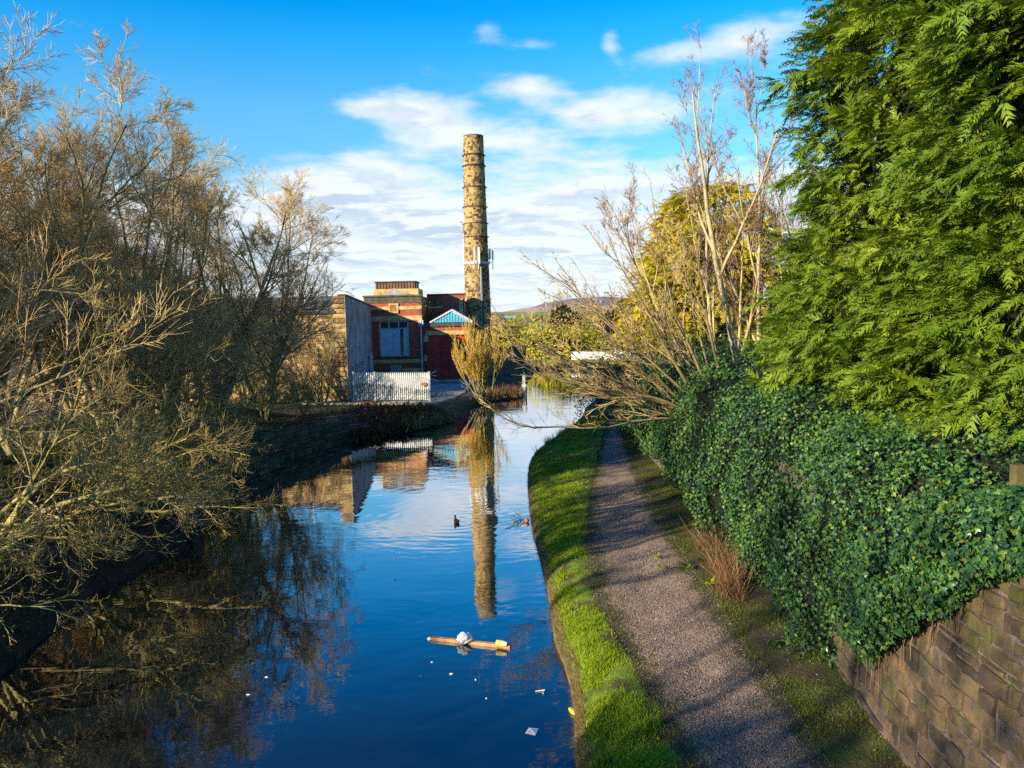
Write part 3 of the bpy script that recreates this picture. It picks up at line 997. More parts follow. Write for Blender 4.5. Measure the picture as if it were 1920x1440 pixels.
vent = mb.build('vent_surround', M['band'], blk)
MB().box(p[0] - .28, p[0] + .28, BY - .075, BY - .065, p[2] - .3, p[2] + .3).build('vent_grille', M['rust'], blk)
# window
zm = zrow(615)
win = MB()
for xx in (wx0, wx1 - .12):
    win.box(xx, xx + .12, BY + .1, BY + .22, wz0, wz1)
win.box(wx0 + .12, wx1 - .12, BY + .1, BY + .22, wz1 - .1, wz1).box(wx0 + .12, wx1 - .12, BY + .1, BY + .22, zm - .08, zm).box(wx0 + .12, wx1 - .12, BY + .1, BY + .22, wz0, wz0 + .1)
wW = wx1 - wx0
for f in (.33, .66):
    win.box(wx0 + wW * f - .05, wx0 + wW * f + .05, BY + .1, BY + .22, zm, wz1 - .1)
frame = win.build('window', M['grey_metal'], blk)
for k in range(3):
    MB().box(wx0 + wW * k / 3 + .04, wx0 + wW * (k + 1) / 3 - .04, BY + .24, BY + .26, zm - .04, wz1 - .02).build('pane', M['glass_dark'], frame)
for k, (a, b) in enumerate(((.03, .44), (.44, .70), (.80, .97))):
    MB().box(wx0 + wW * a + .01, wx0 + wW * b - .01, BY + .16 - .02 * (k == 1), BY + .2, wz0 + .1, zm - .09).build('board', M['blue_board'], frame)
MB().box(wx0 + wW * .70, wx0 + wW * .80, BY + .15, BY + .2, wz0 + .1, zm - .7).build('rusty_strip', M['rust'], frame)
MB().box(wx0 + wW * .70, wx0 + wW * .81, BY + .22, BY + .25, zm - .68, zm - .1).build('gap_pane', M['glass_dark'], frame)
MB().box(wx0 - .1, wx1 + .1, BY - .12, BY + .1, wz0 - .22, wz0).build('sill', M['soot'], blk)
for (u0, u1, v0, v1, mt) in ((733, 752, 700, 684, 'concrete'), (755, 788, 702, 690, 'band'), (704, 730, 706, 692, 'soot')):
    a = P(u0, v0, BY); b = P(u1, v1, BY)
    MB().box(a[0], b[0], BY - .03, BY + .02, a[2], b[2]).build('stone_patch', M[mt], blk)
for k in range(6):
    zz = .9 + k * .85
    MB().box(bx1 - .4 + .1 * (k % 2), bx1 + .02, BY - .03, BY + .02, zz, zz + .4).build('quoin', M['soot'], blk)
# parapet ornament and tank on the roof
tz0 = zt + .14
tx0 = float(P(703, 540, BY + 1.5)[0]); tx1 = float(P(783, 540, BY + 1.5)[0])
zq = float(P(740, 542, BY + 1.5)[2]); zq2 = float(P(740, 529, BY + 1.5)[2])
MB().box(tx0 - .1, tx1 + .1, BY + 1.2, BY + 5, zt - .2, zq).build('tank_base', M['band'], blk)
mb = MB()
nn = 26
xs = np.linspace(tx0 + .1, tx1 - .25, nn + 1)
for i in range(nn):
    mb.box(xs[i], xs[i + 1], BY + 1.3 + .04 * (i % 2), BY + 4.8, zq, zq2)
tank = mb.build('roof_tank', M['tank'], blk)
MB().box(tx0 - .02, tx1 - .12, BY + 1.2, BY + 4.9, zq2, zq2 + .08).build('tank_lid', M['slate'], blk)
MB().tube([(tx1 - .05, BY + 1.4, zq - .1), (tx1 - .05, BY + 1.4, zq2 - .1), (tx1 - .22, BY + 1.4, zq2 - .1)], .04, 6).build('overflow_pipe', M['dark_metal'], blk)
pp = [P(u, v, BY + .1)[[0, 2]] for (u, v) in ((714, 553.5), (722, 548), (730, 546), (737, 541), (742, 541), (749, 546), (758, 548), (767, 553.5))]
MB().prism([(a, b) for a, b in pp], 'Y', BY + .05, BY + .35).build('parapet_ornament', M['concrete'], blk)
# downpipe with twin brackets and cable
dp = MB()
a = P(789, 602, BY - .25); b = P(792, 706, BY - .25)
dp.tube([a, b], .07, 8)
MB_ = MB().box(a[0] - .22, a[0] + .22, BY - .32, BY, a[2] - .03, a[2] + .07).box(a[0] - .22, a[0] - .12, BY - .3, BY - .2, a[2] - .45, a[2] - .03).box(a[0] + .12, a[0] + .22, BY - .3, BY - .2, a[2] - .45, a[2] - .03)
pipe = dp.build('downpipe', M['grey_metal'], blk)
MB_.build('hopper_bracket', M['white_paint'], pipe)
MB().tube([P(762, 655, BY - .1), P(789, 657, BY - .2)], .02, 4).build('cable', M['grey_metal'], blk)

# ------------------------------------------------------------------ recessed brick wing
WY = 79.0
gx0 = bx1 + .003
gx1 = float(P(871, 600, WY)[0])
zw = float(P(830, 553, WY)[2])
wing = thing('brick_wing', 'sooty red brick wing with small upper window between brick block and chimney', 'building', ((gx0 + gx1) / 2, WY, .6))
MB().box(gx0, gx1, WY, WY + 1.2, .3, zw).build('wall', M['brick'], wing)
MB().box(gx0, gx1 + .05, WY - .1, WY + 1.3, zw, zw + .12).build('coping', M['iron'], wing)
a = P(805, 574, WY); b = P(826, 559, WY)
fr = MB()
fr.box(a[0], a[0] + .09, WY - .06, WY + .02, a[2], b[2]).box(b[0] - .09, b[0], WY - .06, WY + .02, a[2], b[2]).box(a[0] + .09, b[0] - .09, WY - .06, WY + .02, b[2] - .09, b[2]).box(a[0] + .09, b[0] - .09, WY - .06, WY + .02, a[2], a[2] + .09)
fr.box((a[0] + b[0]) / 2 - .05, (a[0] + b[0]) / 2 + .05, WY - .06, WY + .02, a[2] + .09, b[2] - .09)
wf = fr.build('window', M['post_wood'], wing)
for k in range(2):
    w2 = (b[0] - a[0]) / 2
    MB().box(a[0] + w2 * k + .08, a[0] + w2 * (k + 1) - .08, WY - .03, WY - .01, a[2] + .09, b[2] - .09).build('pane', M['glass_dark'], wf)
MB().box(a[0] - .15, b[0] + .2, WY - .14, WY + .02, a[2] - .22, a[2] - .02).build('sill', M['band'], wing)
a = P(862, 605, WY); b = P(870, 560, WY)
MB().box(a[0], a[0] + .35, WY - .12, WY - .003, a[2], b[2]).build('stone_pilaster', M['band'], wing)

# ------------------------------------------------------------------ gatehouse with turquoise gable
QY = 74.3
qx0 = bx1 + .006; qx1 = float(P(884, 650, QY)[0])
ez = float(P(848, 604, QY)[2])
gate = thing('gatehouse', 'low brick gatehouse with turquoise corrugated gable and tall red doors', 'building', ((qx0 + qx1) / 2, QY, .6))
dx0 = float(P(803, 660, QY)[0]); dx1 = float(P(880, 660, QY)[0]); dz1 = float(P(830, 628, QY)[2]); dz0 = .62
mb = MB().box(qx0, dx0, QY, QY + .5, .3, ez).box(dx1, qx1, QY, QY + .5, .3, ez).box(dx0, dx1, QY, QY + .5, dz1, ez)
mb.box(qx1 - .4, qx1, QY + .5, WY - .1, .3, ez).box(qx0, qx0 + .3, QY + .5, WY - .1, .3, ez)
mb.build('wall', M['brick'], gate)
MB().box(qx0 + .02, qx1 + .08, QY - .16, QY + .02, ez - .38, ez - .02).build('beam', M['dark_metal'], gate)
MB().box(dx0 - .2, dx1 + .1, QY - .08, QY + .02, dz1 + .003, dz1 + .38).build('lintel', M['band'], gate)
for k in range(7):
    zz = .6 + k * (dz1 - .6) / 7
    MB().box(qx0 + .04, dx0 - .04 - .06 * (k % 2), QY - .06, QY + .01, zz + .01, zz + (dz1 - .6) / 7 - .01).build('jamb_stone', M['soot'] if k % 3 else M['band'], gate)
apx, apz = P(848, 582, QY)[[0, 2]]
gl, gr = P(806, 602, QY)[0], P(886, 602, QY)[0]
# gable sheet: vertical corrugation between two slopes
mb = MB()
xs = np.linspace(gl, gr, 31)
zf = lambda x_: ez + (apz - ez) * (1 - abs((x_ - apx) / ((gl - apx) if x_ < apx else (gr - apx))))
for i in range(30):
    yy = QY - .10 - (.035 if i % 2 else 0)
    a, b = xs[i], xs[i + 1]
    za, zb_ = max(zf(a), ez + .005), max(zf(b), ez + .005)
    mb.add([(a, yy, ez), (b, yy, ez), (b, yy, zb_), (a, yy, za), (a, yy + .06, ez), (b, yy + .06, ez), (b, yy + .06, zb_), (a, yy + .06, za)],
           [(0, 1, 2, 3), (4, 7, 6, 5), (0, 3, 7, 4), (1, 5, 6, 2), (3, 2, 6, 7), (0, 4, 5, 1)])
mb.build('gable', M['turq'], gate)
for s, (ex) in enumerate((gl, gr)):
    MB().beam((ex, QY - .18, ez + .02), (apx, QY - .18, apz + .05), .06, .14).build('bargeboard', M['white_paint'], gate)
    MB().add([(ex, QY - .14, ez + .1), (apx, QY - .14, apz + .14), (apx, WY - .15, apz + .14), (ex, WY - .15, ez + .1), (ex, QY - .14, ez + .05), (apx, QY - .14, apz + .09), (apx, WY - .15, apz + .09), (ex, WY - .15, ez + .05)],
             [(0, 1, 2, 3), (4, 7, 6, 5), (0, 4, 5, 1), (3, 2, 6, 7), (0, 3, 7, 4), (1, 5, 6, 2)]).build('roof_slope', M['turq'], gate)
for k in range(14):
    t = (k + .5) / 14
    xx = apx + (gr - apx) * t; zz = apz + (ez - apz) * t
    MB().box(xx - .04, xx + .04, QY - .24, QY - .2, zz - .18, zz + .10).build('bargeboard_tooth', M['white_paint'], gate)
# doors: two leaves of planks
dm = (dx0 + dx1) / 2 - .05
for leaf, (a, b) in enumerate(((dx0 + .03, dm - .015), (dm + .015, dx1 - .03))):
    lf = MB()
    for zz in (dz0 + .5, dz0 + 1.6, dz1 - .5):
        lf.box(a, b, QY + .19, QY + .24, zz, zz + .14)
    dr = lf.build('door', M['red_paint'], gate)
    npk = 7
    for k in range(npk):
        xa = a + (b - a) * k / npk; xb = a + (b - a) * (k + 1) / npk
        MB().box(xa + .008, xb - .008, QY + .12 + .006 * (k % 2), QY + .188, dz0, dz1 - .02).build('plank', M['red_paint'], dr)
    wk = MB()
    if leaf == 0:
        wa, wb, wz = a + .35, b - .02, dz0 + 2.55
        wk.box(wa, wa + .05, QY + .09, QY + .118, dz0 + .1, wz).box(wa + .05, wb, QY + .09, QY + .118, wz - .05, wz).box(wa + .05, wb, QY + .09, QY + .118, wz - 1.1, wz - 1.05)
    else:
        wk.box(a, a + .05, QY + .09, QY + .118, dz0 + .1, dz0 + 2.6).box(a + .05, b - .3, QY + .09, QY + .118, dz0 + 2.5, dz0 + 2.55).box(a + .05, b, QY + .09, QY + .118, dz0 + 1.1, dz0 + 1.15)
    wk.build('door_frame_strip', M['dark_metal'], dr)
p = P(801, 636, QY)
sg = MB().box(p[0] - .11, p[0] + .11, QY - .10, QY - .065, p[2] - .2, p[2] + .2).build('sign_plate', M['white_paint'], gate)
MB().box(p[0] - .05, p[0] + .06, QY - .107, QY - .101, p[2] - .08, p[2] + .12).build('sign_mark', M['dark_metal'], sg)

# low wall past the chimney, the shade on it put into its dark colour
lwY0, lwY1 = 76.5, 82.0
lx1 = float(P(978, 660, 82)[0])
yw = thing('yard_wall', 'low brick wall coloured dark for its shade, running from the gatehouse to the canal bend', 'wall', ((qx1 + lx1) / 2, 79, .5))
zc = float(P(960, 652, 81)[2])
MB().add([(qx1 + .05, lwY0, .2), (lx1, lwY1, .2), (lx1, lwY1, zc), (qx1 + .05, lwY0, zc), (qx1 + .05, lwY0 + .4, .2), (lx1, lwY1 + .4, .2), (lx1, lwY1 + .4, zc), (qx1 + .05, lwY0 + .4, zc)],
         [(0, 1, 2, 3), (4, 7, 6, 5), (0, 3, 7, 4), (1, 5, 6, 2), (3, 2, 6, 7), (0, 4, 5, 1)]).build('wall', M['soot'], yw)
MB().box(lx1 - .15, lx1 + .45, lwY1 - .15, lwY1 + .5, .2, zc + .15).build('end_pier', M['soot'], yw)
MB().beam((qx1 + .05, lwY0 + .2, zc + .06), (lx1 - .2, lwY1 + .2, zc + .06), .5, .11).build('coping', M['soot'], yw)

# ------------------------------------------------------------------ chimney
CY = 82.2
cb = P(897, 612, CY); ct = P(887, 257, CY)
chx = float((cb[0] + ct[0]) / 2)
H = float(ct[2])
ch = thing('mill_chimney', 'tall tapering round sandstone mill chimney with iron bands', 'chimney', (chx, CY, .6))
R0, R1 = 1.47, 1.0
rad = lambda z: R0 + (R1 - R0) * (z / H) ** .92
rr = random.Random(3)
mb = MB()
z = .3
ncourse = 112
hc = (H - .3) / ncourse
zedges = [P(887, v, CY)[2] for v in (290, 310, 352, 389, 420, 445)]
for c in range(ncourse):
    r = rad(z) + .012 * (c % 2)
    nb = 27
    off = rr.random()
    a0 = off * 2 * math.pi
    hh = hc - .018
    for i in range(nb):
        w0 = a0 + (i + rr.uniform(-.12, .12)) * 2 * math.pi / nb
        w1 = a0 + (i + 1) * 2 * math.pi / nb - .010
        pr = rr.uniform(-.012, .012) - (.025 if rr.random() < .05 else 0)
        ro = r + pr
        v = []
        for zz in (z, z + hh):
            for aa, rq in ((w0, ro), ((w0 + w1) / 2, ro * 1.008), (w1, ro), (w1, r - .14), (w0, r - .14)):
                v.append((chx + rq * math.cos(aa), CY + rq * math.sin(aa), zz))
        mb.add(v, [np.array([(0, 1, 6, 5), (1, 2, 7, 6), (2, 3, 8, 7), (4, 0, 5, 9)]), np.array([(5, 6, 7, 8, 9), (4, 3, 2, 1, 0)])])
    z += hc
mb.build('stone_courses', M['stone_island'], ch, kind='stuff')
core = MB().tube([(chx, CY, .2), (chx, CY, H * .5), (chx, CY, H - .02)], [R0 - .05, rad(H / 2) - .05, R1 - .05], 32)
core.build('core', M['mortar'], ch, smooth=False)


def ring(zc_, r, ht, wd, n=36):
    a = np.linspace(0, 2 * np.pi, n, endpoint=False)
    V = []
    for (rq, zq_) in ((r, zc_ - ht / 2), (r + wd, zc_ - ht / 2), (r + wd, zc_ + ht / 2), (r, zc_ + ht / 2)):
        V.append(np.stack([chx + rq * np.cos(a), CY + rq * np.sin(a), np.full(n, zq_)], 1))
    V = np.vstack(V)
    i = np.arange(n); j = (i + 1) % n
    F = np.concatenate([np.stack([k * n + i, k * n + j, ((k + 1) % 4) * n + j, ((k + 1) % 4) * n + i], 1) for k in range(4)])
    return V, F


for v, big in ((290, 1), (310, 1), (352, .6), (389, .6), (420, .6), (445, .6)):
    zc_ = float(P(887, v + (2 if v < 320 else 0), CY)[2])
    V, F = ring(zc_, rad(zc_) - .03, .12 * (1 if big == 1 else .8), .12 * (.6 + .4 * big))
    MB().add(V, F).build('iron_band', M['iron'], ch)
    for sx_ in (-1, 1):
        MB().box(chx + sx_ * (rad(zc_) + .10) - .06, chx + sx_ * (rad(zc_) + .10) + .06, CY - .08, CY + .08, zc_ - .05, zc_ + .05).build('band_bolt', M['iron'], ch)
V, F = ring(H + .03, R1 - .35, .14, .37)
MB().add(V, F).build('rim', M['mortar'], ch)

ant = thing('antenna_ring', 'pale steel ring with upright phone antennas clamped round the chimney', 'antenna', (chx, CY, float(P(890, 493, CY)[2])))
zr_ = float(P(895, 494, CY)[2])
V, F = ring(zr_, rad(zr_) + .03, .22, .10)
MB().add(V, F).build('clamp_ring', M['grey_metal'], ant)
for (u, v0, v1, yy, mt) in ((889, 463, 504, -1.62, 'grey_metal'), (897.5, 464, 504, -1.6, 'white_paint'), (918, 467, 495, -.9, 'dark_metal'), (924, 467, 506, -.7, 'grey_metal')):
    a = P(u, v0, CY + yy); b = P(u, v1, CY + yy)
    MB().tube([a, b], .045, 6).build('mast', M['grey_metal'], ant)
    MB().box(a[0] - .11, a[0] + .11, a[1] - .16, a[1] - .03, b[2] + .5, a[2]).build('panel_antenna', M[mt], ant)
a = P(893, 485, CY - 1.7)
for (u, v) in ((889, 492), (898, 492), (919, 487), (924, 490)):
    q = P(u, v, CY - 1.2 if u < 900 else CY - .8)
    MB().beam((chx + (q[0] - chx) * .6, CY - 1.0, zr_), (q[0], q[1], zr_), .07, .07).build('bracket_arm', M['grey_metal'], ant)
lad = thing('side_antenna', 'thin mast with small aerials fixed to the left side of the chimney', 'antenna', tuple(P(868, 495, CY)))
a = P(868, 415, CY - .2); b = P(870, 495, CY - .2)
MB().tube([a, b], .035, 6).build('mast', M['grey_metal'], lad)
for (u0, v0, u1, v1) in ((863, 416, 868, 418), (865, 430, 868, 432), (864, 436, 868, 437)):
    MB().tube([P(u0, v0, CY - .2), P(u1, v1, CY - .2)], .04, 5).build('aerial', M['dark_metal'], lad)
MB().box(a[0] - .2, a[0] - .06, a[1] - .08, a[1] + .08, P(866, 437, CY)[2], P(866, 420, CY)[2]).build('panel_antenna', M['grey_metal'], lad)
for v in (440, 470, 492):
    q = P(869, v, CY - .2)
    MB().beam((q[0], q[1], q[2]), (chx - rad(q[2]) + .02, CY, q[2]), .05, .05).build('bracket_arm', M['grey_metal'], lad)
zz0 = float(P(908, 612, CY)[2])
cab = MB()
ptsc = []
for zq_ in np.linspace(zr_, zz0, 8):
    r = rad(zq_) + .09
    ang = math.radians(-66)
    ptsc.append((chx + r * math.cos(ang), CY + r * math.sin(ang), zq_))
cab.tube(ptsc, .10, 6)
cb_ = cab.build('cable_duct', M['dark_metal'], ch)
MB().tube([(p_[0] - .13, p_[1] - .03, p_[2]) for p_ in ptsc], .03, 5).build('conduit', M['grey_metal'], ch)

# ------------------------------------------------------------------ yard surface, kerb and palisade fence
yz = .66
e = [G(u, v, yz) for (u, v) in ((668, 757), (806, 758), (846, 748), (872, 735), (885, 716))]
poly = [(p[0], p[1]) for p in e] + [(qx1 + .3, QY + .1), (bx0 + 1, QY - .2), (XC - .0, FY + .5)]
MB().prism(poly, 'Z', .3, yz).build('yard', M['concrete'], kind='structure')
a = G(560, 757, yz); b = G(806, 757, yz); c = G(850, 746, yz)
mb = MB().beam((a[0], a[1], .60), (b[0], b[1], .60), .42, .26).beam((b[0] + .03, b[1] + .05, .60), (c[0], c[1], .60), .3, .24)
tag(mb.build('concrete_kerb', M['kerb']), 'pale concrete kerb under the white palisade fence', 'kerb')

fa = G(664, 750, .7); fp = G(704, 750.5, .7); fb = G(806, 751, .7)
FH = float(P(806, 698, fb[1])[2]) - .72
fen = thing('palisade_fence', 'white steel palisade fence with gate between stone mill and canal', 'fence', tuple(fp))


def pale_mesh():
    m_ = MB()
    v = [(-.052, .012, 0), (.052, .012, 0), (.018, -.014, 0), (-.018, -.014, 0)]
    V = []
    for z_, s_ in ((0, 1), (FH - .12, 1), (FH, .35)):
        V += [(x_ * s_, y_, z_) for x_, y_, _ in v]
    F = [np.array([(k * 4 + i, k * 4 + (i + 1) % 4, (k + 1) * 4 + (i + 1) % 4, (k + 1) * 4 + i) for k in range(2) for i in range(4)] + [(3, 2, 1, 0), (8, 9, 10, 11)])]
    m_.add(V, F)
    me = m_.mesh('pale_shape')
    me.materials.append(M['white_paint'])
    return me


pm = pale_mesh()


def pales(a, b, n, parent, t0=0.02, t1=.98):
    for k in range(n):
        t = t0 + (t1 - t0) * (k / (n - 1))
        p_ = a + (b - a) * t
        yaw = math.atan2(b[1] - a[1], b[0] - a[0])
        part('pale', pm, None, parent, loc=np.array([p_[0], p_[1], .74]) - ORG[parent.name], rot=(0, 0, yaw))


pales(fa, fp, 11, fen, .02, .9)
pales(fp, fb, 26, fen, .05, .965)
for (p0, p1) in ((fa, fp), (fp + (fb - fp) * .03, fb)):
    for zz in (.74 + .22, .74 + FH - .30):
        MB().beam((p0[0], p0[1] + .06, zz), (p1[0], p1[1] + .06, zz), .05, .07).build('rail', M['white_paint'], fen)
for p_, ww in ((fp, .13), (fb, .13), (fa, .1)):
    MB().box(p_[0] - ww / 2, p_[0] + ww / 2, p_[1] - ww / 2, p_[1] + ww / 2, .6, .74 + FH + .04).build('post', M['white_paint'], fen)
q = fb - np.array([.35, .0, 0])
MB().box(q[0] - .2, q[0] + .22, q[1] - .09, q[1] - .04, .74 + FH * .52, .74 + FH * .62).build('latch', M['rust'], fen)

# timber lying in the yard and sticks by the fence
rr = random.Random(5)
for i, (u0, v0, u1, v1, mt, zz, lb) in enumerate(((806, 713, 868, 711, 'greywood', .80, 'long pale timber lying across the yard before the red doors'),
                                                   (812, 717, 862, 716.5, 'dark_metal', .74, 'dark charred beam lying before the red doors'),
                                                   (862, 720, 884, 719, 'white_paint', .72, 'short white board lying on the yard beside the yellow bush'),
                                                   (806, 744, 816, 736, 'greywood', .74, 'broken slat leaning on the yard edge by the fence post'))):
    a = G(u0, v0, zz); b = G(u1, v1, zz)
    o = MB().beam((a[0], a[1], zz - .06), (b[0], b[1], zz - .06), .16, .09).build('timber', M[mt])
    tag(o, lb, 'timber', 'timbers lying in the mill yard')
for i, (u0, v0, u1, v1) in enumerate(((806, 702, 818, 695), (806, 703, 818, 705), (806, 709, 819, 714))):
    a = P(u0, v0, 62); b = P(u1, v1, 62.3)
    a2 = np.array([a[0] - .6, a[1], .66])
    o = MB().tube([a2, a, b], .04, 5).build('broken_slat', M['white_paint'])
    tag(o, ['uppermost pale slat sticking up behind the fence end post', 'middle pale slat poking level from behind the fence end post', 'lowest pale slat drooping behind the fence end post'][i], 'slat', 'broken slats by the fence')


# ------------------------------------------------------------------ bare trees
def grow(seed, stems, levels):
    """stems: dict pos,dir,len,r0 arrays; returns list of (pts,rad) per level"""
    r = np.random.default_rng(seed)
    out = []

    def walk(pos, d, L, n, jit, trop):
        N = len(pos)
        pts = np.empty((N, n + 1, 3)); pts[:, 0] = pos
        cur = d.copy()
        for k in range(n):
            tv = trop(k / n) if callable(trop) else trop
            cur = norm(cur + r.normal(0, jit, (N, 3)) + np.asarray(tv))
            pts[:, k + 1] = pts[:, k] + cur * (L / n)[:, None]
        return pts

    n0 = stems.get('n', 10)
    pts = walk(stems['pos'], norm(stems['dir']), stems['len'], n0, stems.get('jit', .06), stems.get('trop', (0, 0, .02)))
    t = np.linspace(0, 1, n0 + 1)[None]
    rad = stems['r0'][:, None] * (1 - t * .82)
    out.append((pts, rad))
    plen = stems['len']
    for lv in levels:
        N, K, _ = pts.shape
        k = lv['k']
        tt = np.sort(r.uniform(lv.get('t0', .15), lv.get('t1', 1.0), (N, k)), 1)
        f = tt * (K - 1)
        i = np.minimum(f.astype(int), K - 2); fr_ = (f - i)[..., None]
        I = np.arange(N)[:, None]
        base = pts[I, i] * (1 - fr_) + pts[I, i + 1] * fr_
        tan = norm(pts[I, i + 1] - pts[I, i])
        rb = rad[I, i] * (1 - fr_[..., 0]) + rad[I, i + 1] * fr_[..., 0]
        ang = r.uniform(lv['a0'], lv['a1'], (N, k))
        rnd = norm(np.cross(tan, r.normal(0, 1, (N, k, 3))))
        d = norm(tan * np.cos(ang)[..., None] + rnd * np.sin(ang)[..., None])
        L = plen[:, None] * r.uniform(lv['l0'], lv['l1'], (N, k)) * (1.12 - .55 * tt)
        if 'lmin' in lv:
            L = np.maximum(L, lv['lmin'])
        pos = base.reshape(-1, 3); d = d.reshape(-1, 3); L = L.ravel()
        r0 = np.minimum(rb.ravel() * lv.get('rr', .62), lv.get('rmax', 1.0)); r0 = np.maximum(r0, lv.get('rmin', .004))
        keep = pos[:, 2] > -100
        n = lv['n']
        pts = walk(pos, d, L, n, lv['jit'], lv['trop'])
        t = np.linspace(0, 1, n + 1)[None]
        rad = r0[:, None] * (1 - t * lv.get('taper', .7))
        plen = L
        out.append((pts, rad))
    return out


def limit_below(levels, zmin, droop=None):
    res = []
    for pts, rad in levels:
        k = pts[:, :, 2].min(1) > zmin
        k[:1] = True
        res.append((pts[k], rad[k]))
    return res


def tree_meshes(name, lv, split, sides):
    """trunk = first `split` levels, crown = rest"""
    ms = []
    for nm, sl in ((name + '_trunk', slice(0, split)), (name + '_crown', slice(split, None))):
        mb_ = MB()
        for (p_, r_), s_ in zip(lv[sl], sides[sl]):
            v, f = tubes(p_, r_, s_)
            mb_.add(v, f)
        ms.append(mb_.mesh(nm, (0, 0, 0), True))
    return ms


def stems_of(n, rad0, L, spread, seed, r0=.14, jitter=.3, bias=(0, 0, 0)):
    r = np.random.default_rng(seed)
    a = r.uniform(0, 2 * np.pi, n) + np.arange(n)
    pos = np.stack([np.cos(a) * rad0, np.sin(a) * rad0, np.full(n, -.15)], 1)
    sp = spread * r.uniform(.5, 1.2, n)
    d = np.stack([np.cos(a) * sp, np.sin(a) * sp, np.ones(n)], 1) + np.array(bias)
    return dict(pos=pos, dir=d, len=L * r.uniform(1 - jitter, 1, n), r0=r0 * r.uniform(.7, 1.1, n), n=12, jit=.07, trop=(0, 0, .03))


def big_tree(seed, H=12.5, nst=5):
    st = stems_of(nst, .3, H * .84, .34, seed)
    lv = grow(seed, st, [
        dict(k=11, t0=.06, a0=.5, a1=1.05, l0=.30, l1=.55, n=7, jit=.10, trop=(0, 0, .035), rmax=.055),
        dict(k=9, t0=.12, a0=.4, a1=.95, l0=.32, l1=.56, n=5, jit=.12, trop=(0, 0, .04), rmax=.022, rmin=.011),
        dict(k=6, t0=.10, a0=.35, a1=.9, l0=.40, l1=.75, n=3, jit=.13, trop=(0, 0, .05), rmax=.010, rmin=.007, taper=.5),
        dict(k=8, t0=.12, a0=.35, a1=.85, l0=.35, l1=.65, n=1, jit=.10, trop=(0, 0, .08), rmax=.0065, rmin=.005, taper=.5, lmin=.16)])
    return limit_below(lv, -.3)


SIDES = [8, 6, 4, 3, 3]
BT = []
for s in (101, 333):
    BT.append(tree_meshes('bare_tree', big_tree(s), 2, SIDES))


def place_tree(kind, x, y, z, s, rz, label, group, mats=('bark_dark', 'twig_brown'), cat='tree', sz=None, name='bare_tree', cname='crown'):
    t = thing(name, label, cat, (x, y, z), group)
    t.rotation_euler = (0, 0, rz)
    t.scale = (s, s, sz or s)
    tr, cr = kind
    key = mats
    for nm, me, mt in (('trunk', tr, mats[0]), (cname, cr, mats[1])):
        o = bpy.data.objects.new(nm, me)
        if len(me.materials) == 0:
            me.materials.append(M[mt])
        COL.objects.link(o)
        o.parent = t
        o.material_slots[0].link = 'OBJECT'
        o.material_slots[0].material = M[mt]
    return t


def lz(x, y):
    xe = float(np.interp(y, LBs[LBs[:, 0] < 4][:, 1], LBs[LBs[:, 0] < 4][:, 0]))
    o = xe - x
    a = np.interp(o, OFFS[1:], [.12, .30, .55, .95, 1.45, 2.0, 2.4, 2.6, 2.7, 2.7, 2.7, 2.7, 3])
    b = np.interp(o, OFFS[1:], [1.28, 1.42, 1.5, 1.6, 1.75, 1.95, 2.15, 2.3, 2.4, 2.4, 2.4, 2.4, 3])
    return float(np.interp(y, [22.5, 24.5], [a, b])) - .1


ordn = ['nearest', 'second', 'third', 'fourth', 'fifth', 'sixth', 'seventh', 'eighth', 'ninth', 'tenth']
front = [(-13.2, 42.0, 1.06, 0.4), (-13.9, 37.0, 1.04, 4.0), (-14.2, 32.6, 1.08, 5.2), (-13.9, 28.0, 1.08, 1.1), (-14.6, 23.5, 1.15, 3.3), (-15.0, 19.4, 1.12, 2.0)]
for i, (x, y, s, rz) in enumerate(front):
    t = place_tree(BT[i % 2], x, y, lz(x, y), s, rz, f'bare twiggy tree on the left bank, {ordn[i]} back from the stone mill beside the water', 'bare trees beside the water on the left bank')
    if i in (1, 2, 5):
        t.scale.x *= -1
back = [(-18.0, 41.0, 1.0, 2.4), (-19.0, 35.0, 1.1, 4.4), (-19.0, 29.5, 1.16, 5.1), (-19, 24.0, 1.2, 3.1), (-24, 33, 1.15, 2.1), (-18.2, 20.0, 1.15, .9)]
for i, (x, y, s, rz) in enumerate(back):
    t = place_tree(BT[(i + 1) % 2], x, y, 2.4, s, rz, f'bare tree standing in the row behind, {ordn[i]} back from the stone mill', 'bare trees in the row behind on the left bank')
    if i in (0, 3, 4):
        t.scale.x *= -1
for x, y, sc_, rz, lb in ((-15.5, -4.0, .95, 1.0, 'level with the bridge'), (-18.0, -9.5, 1.0, 4.0, 'behind the bridge')):
    place_tree(BT[0], x, y, 2.0, sc_, rz, 'bare bankside tree beyond the left picture edge, ' + lb, 'bare trees beyond the left edge')

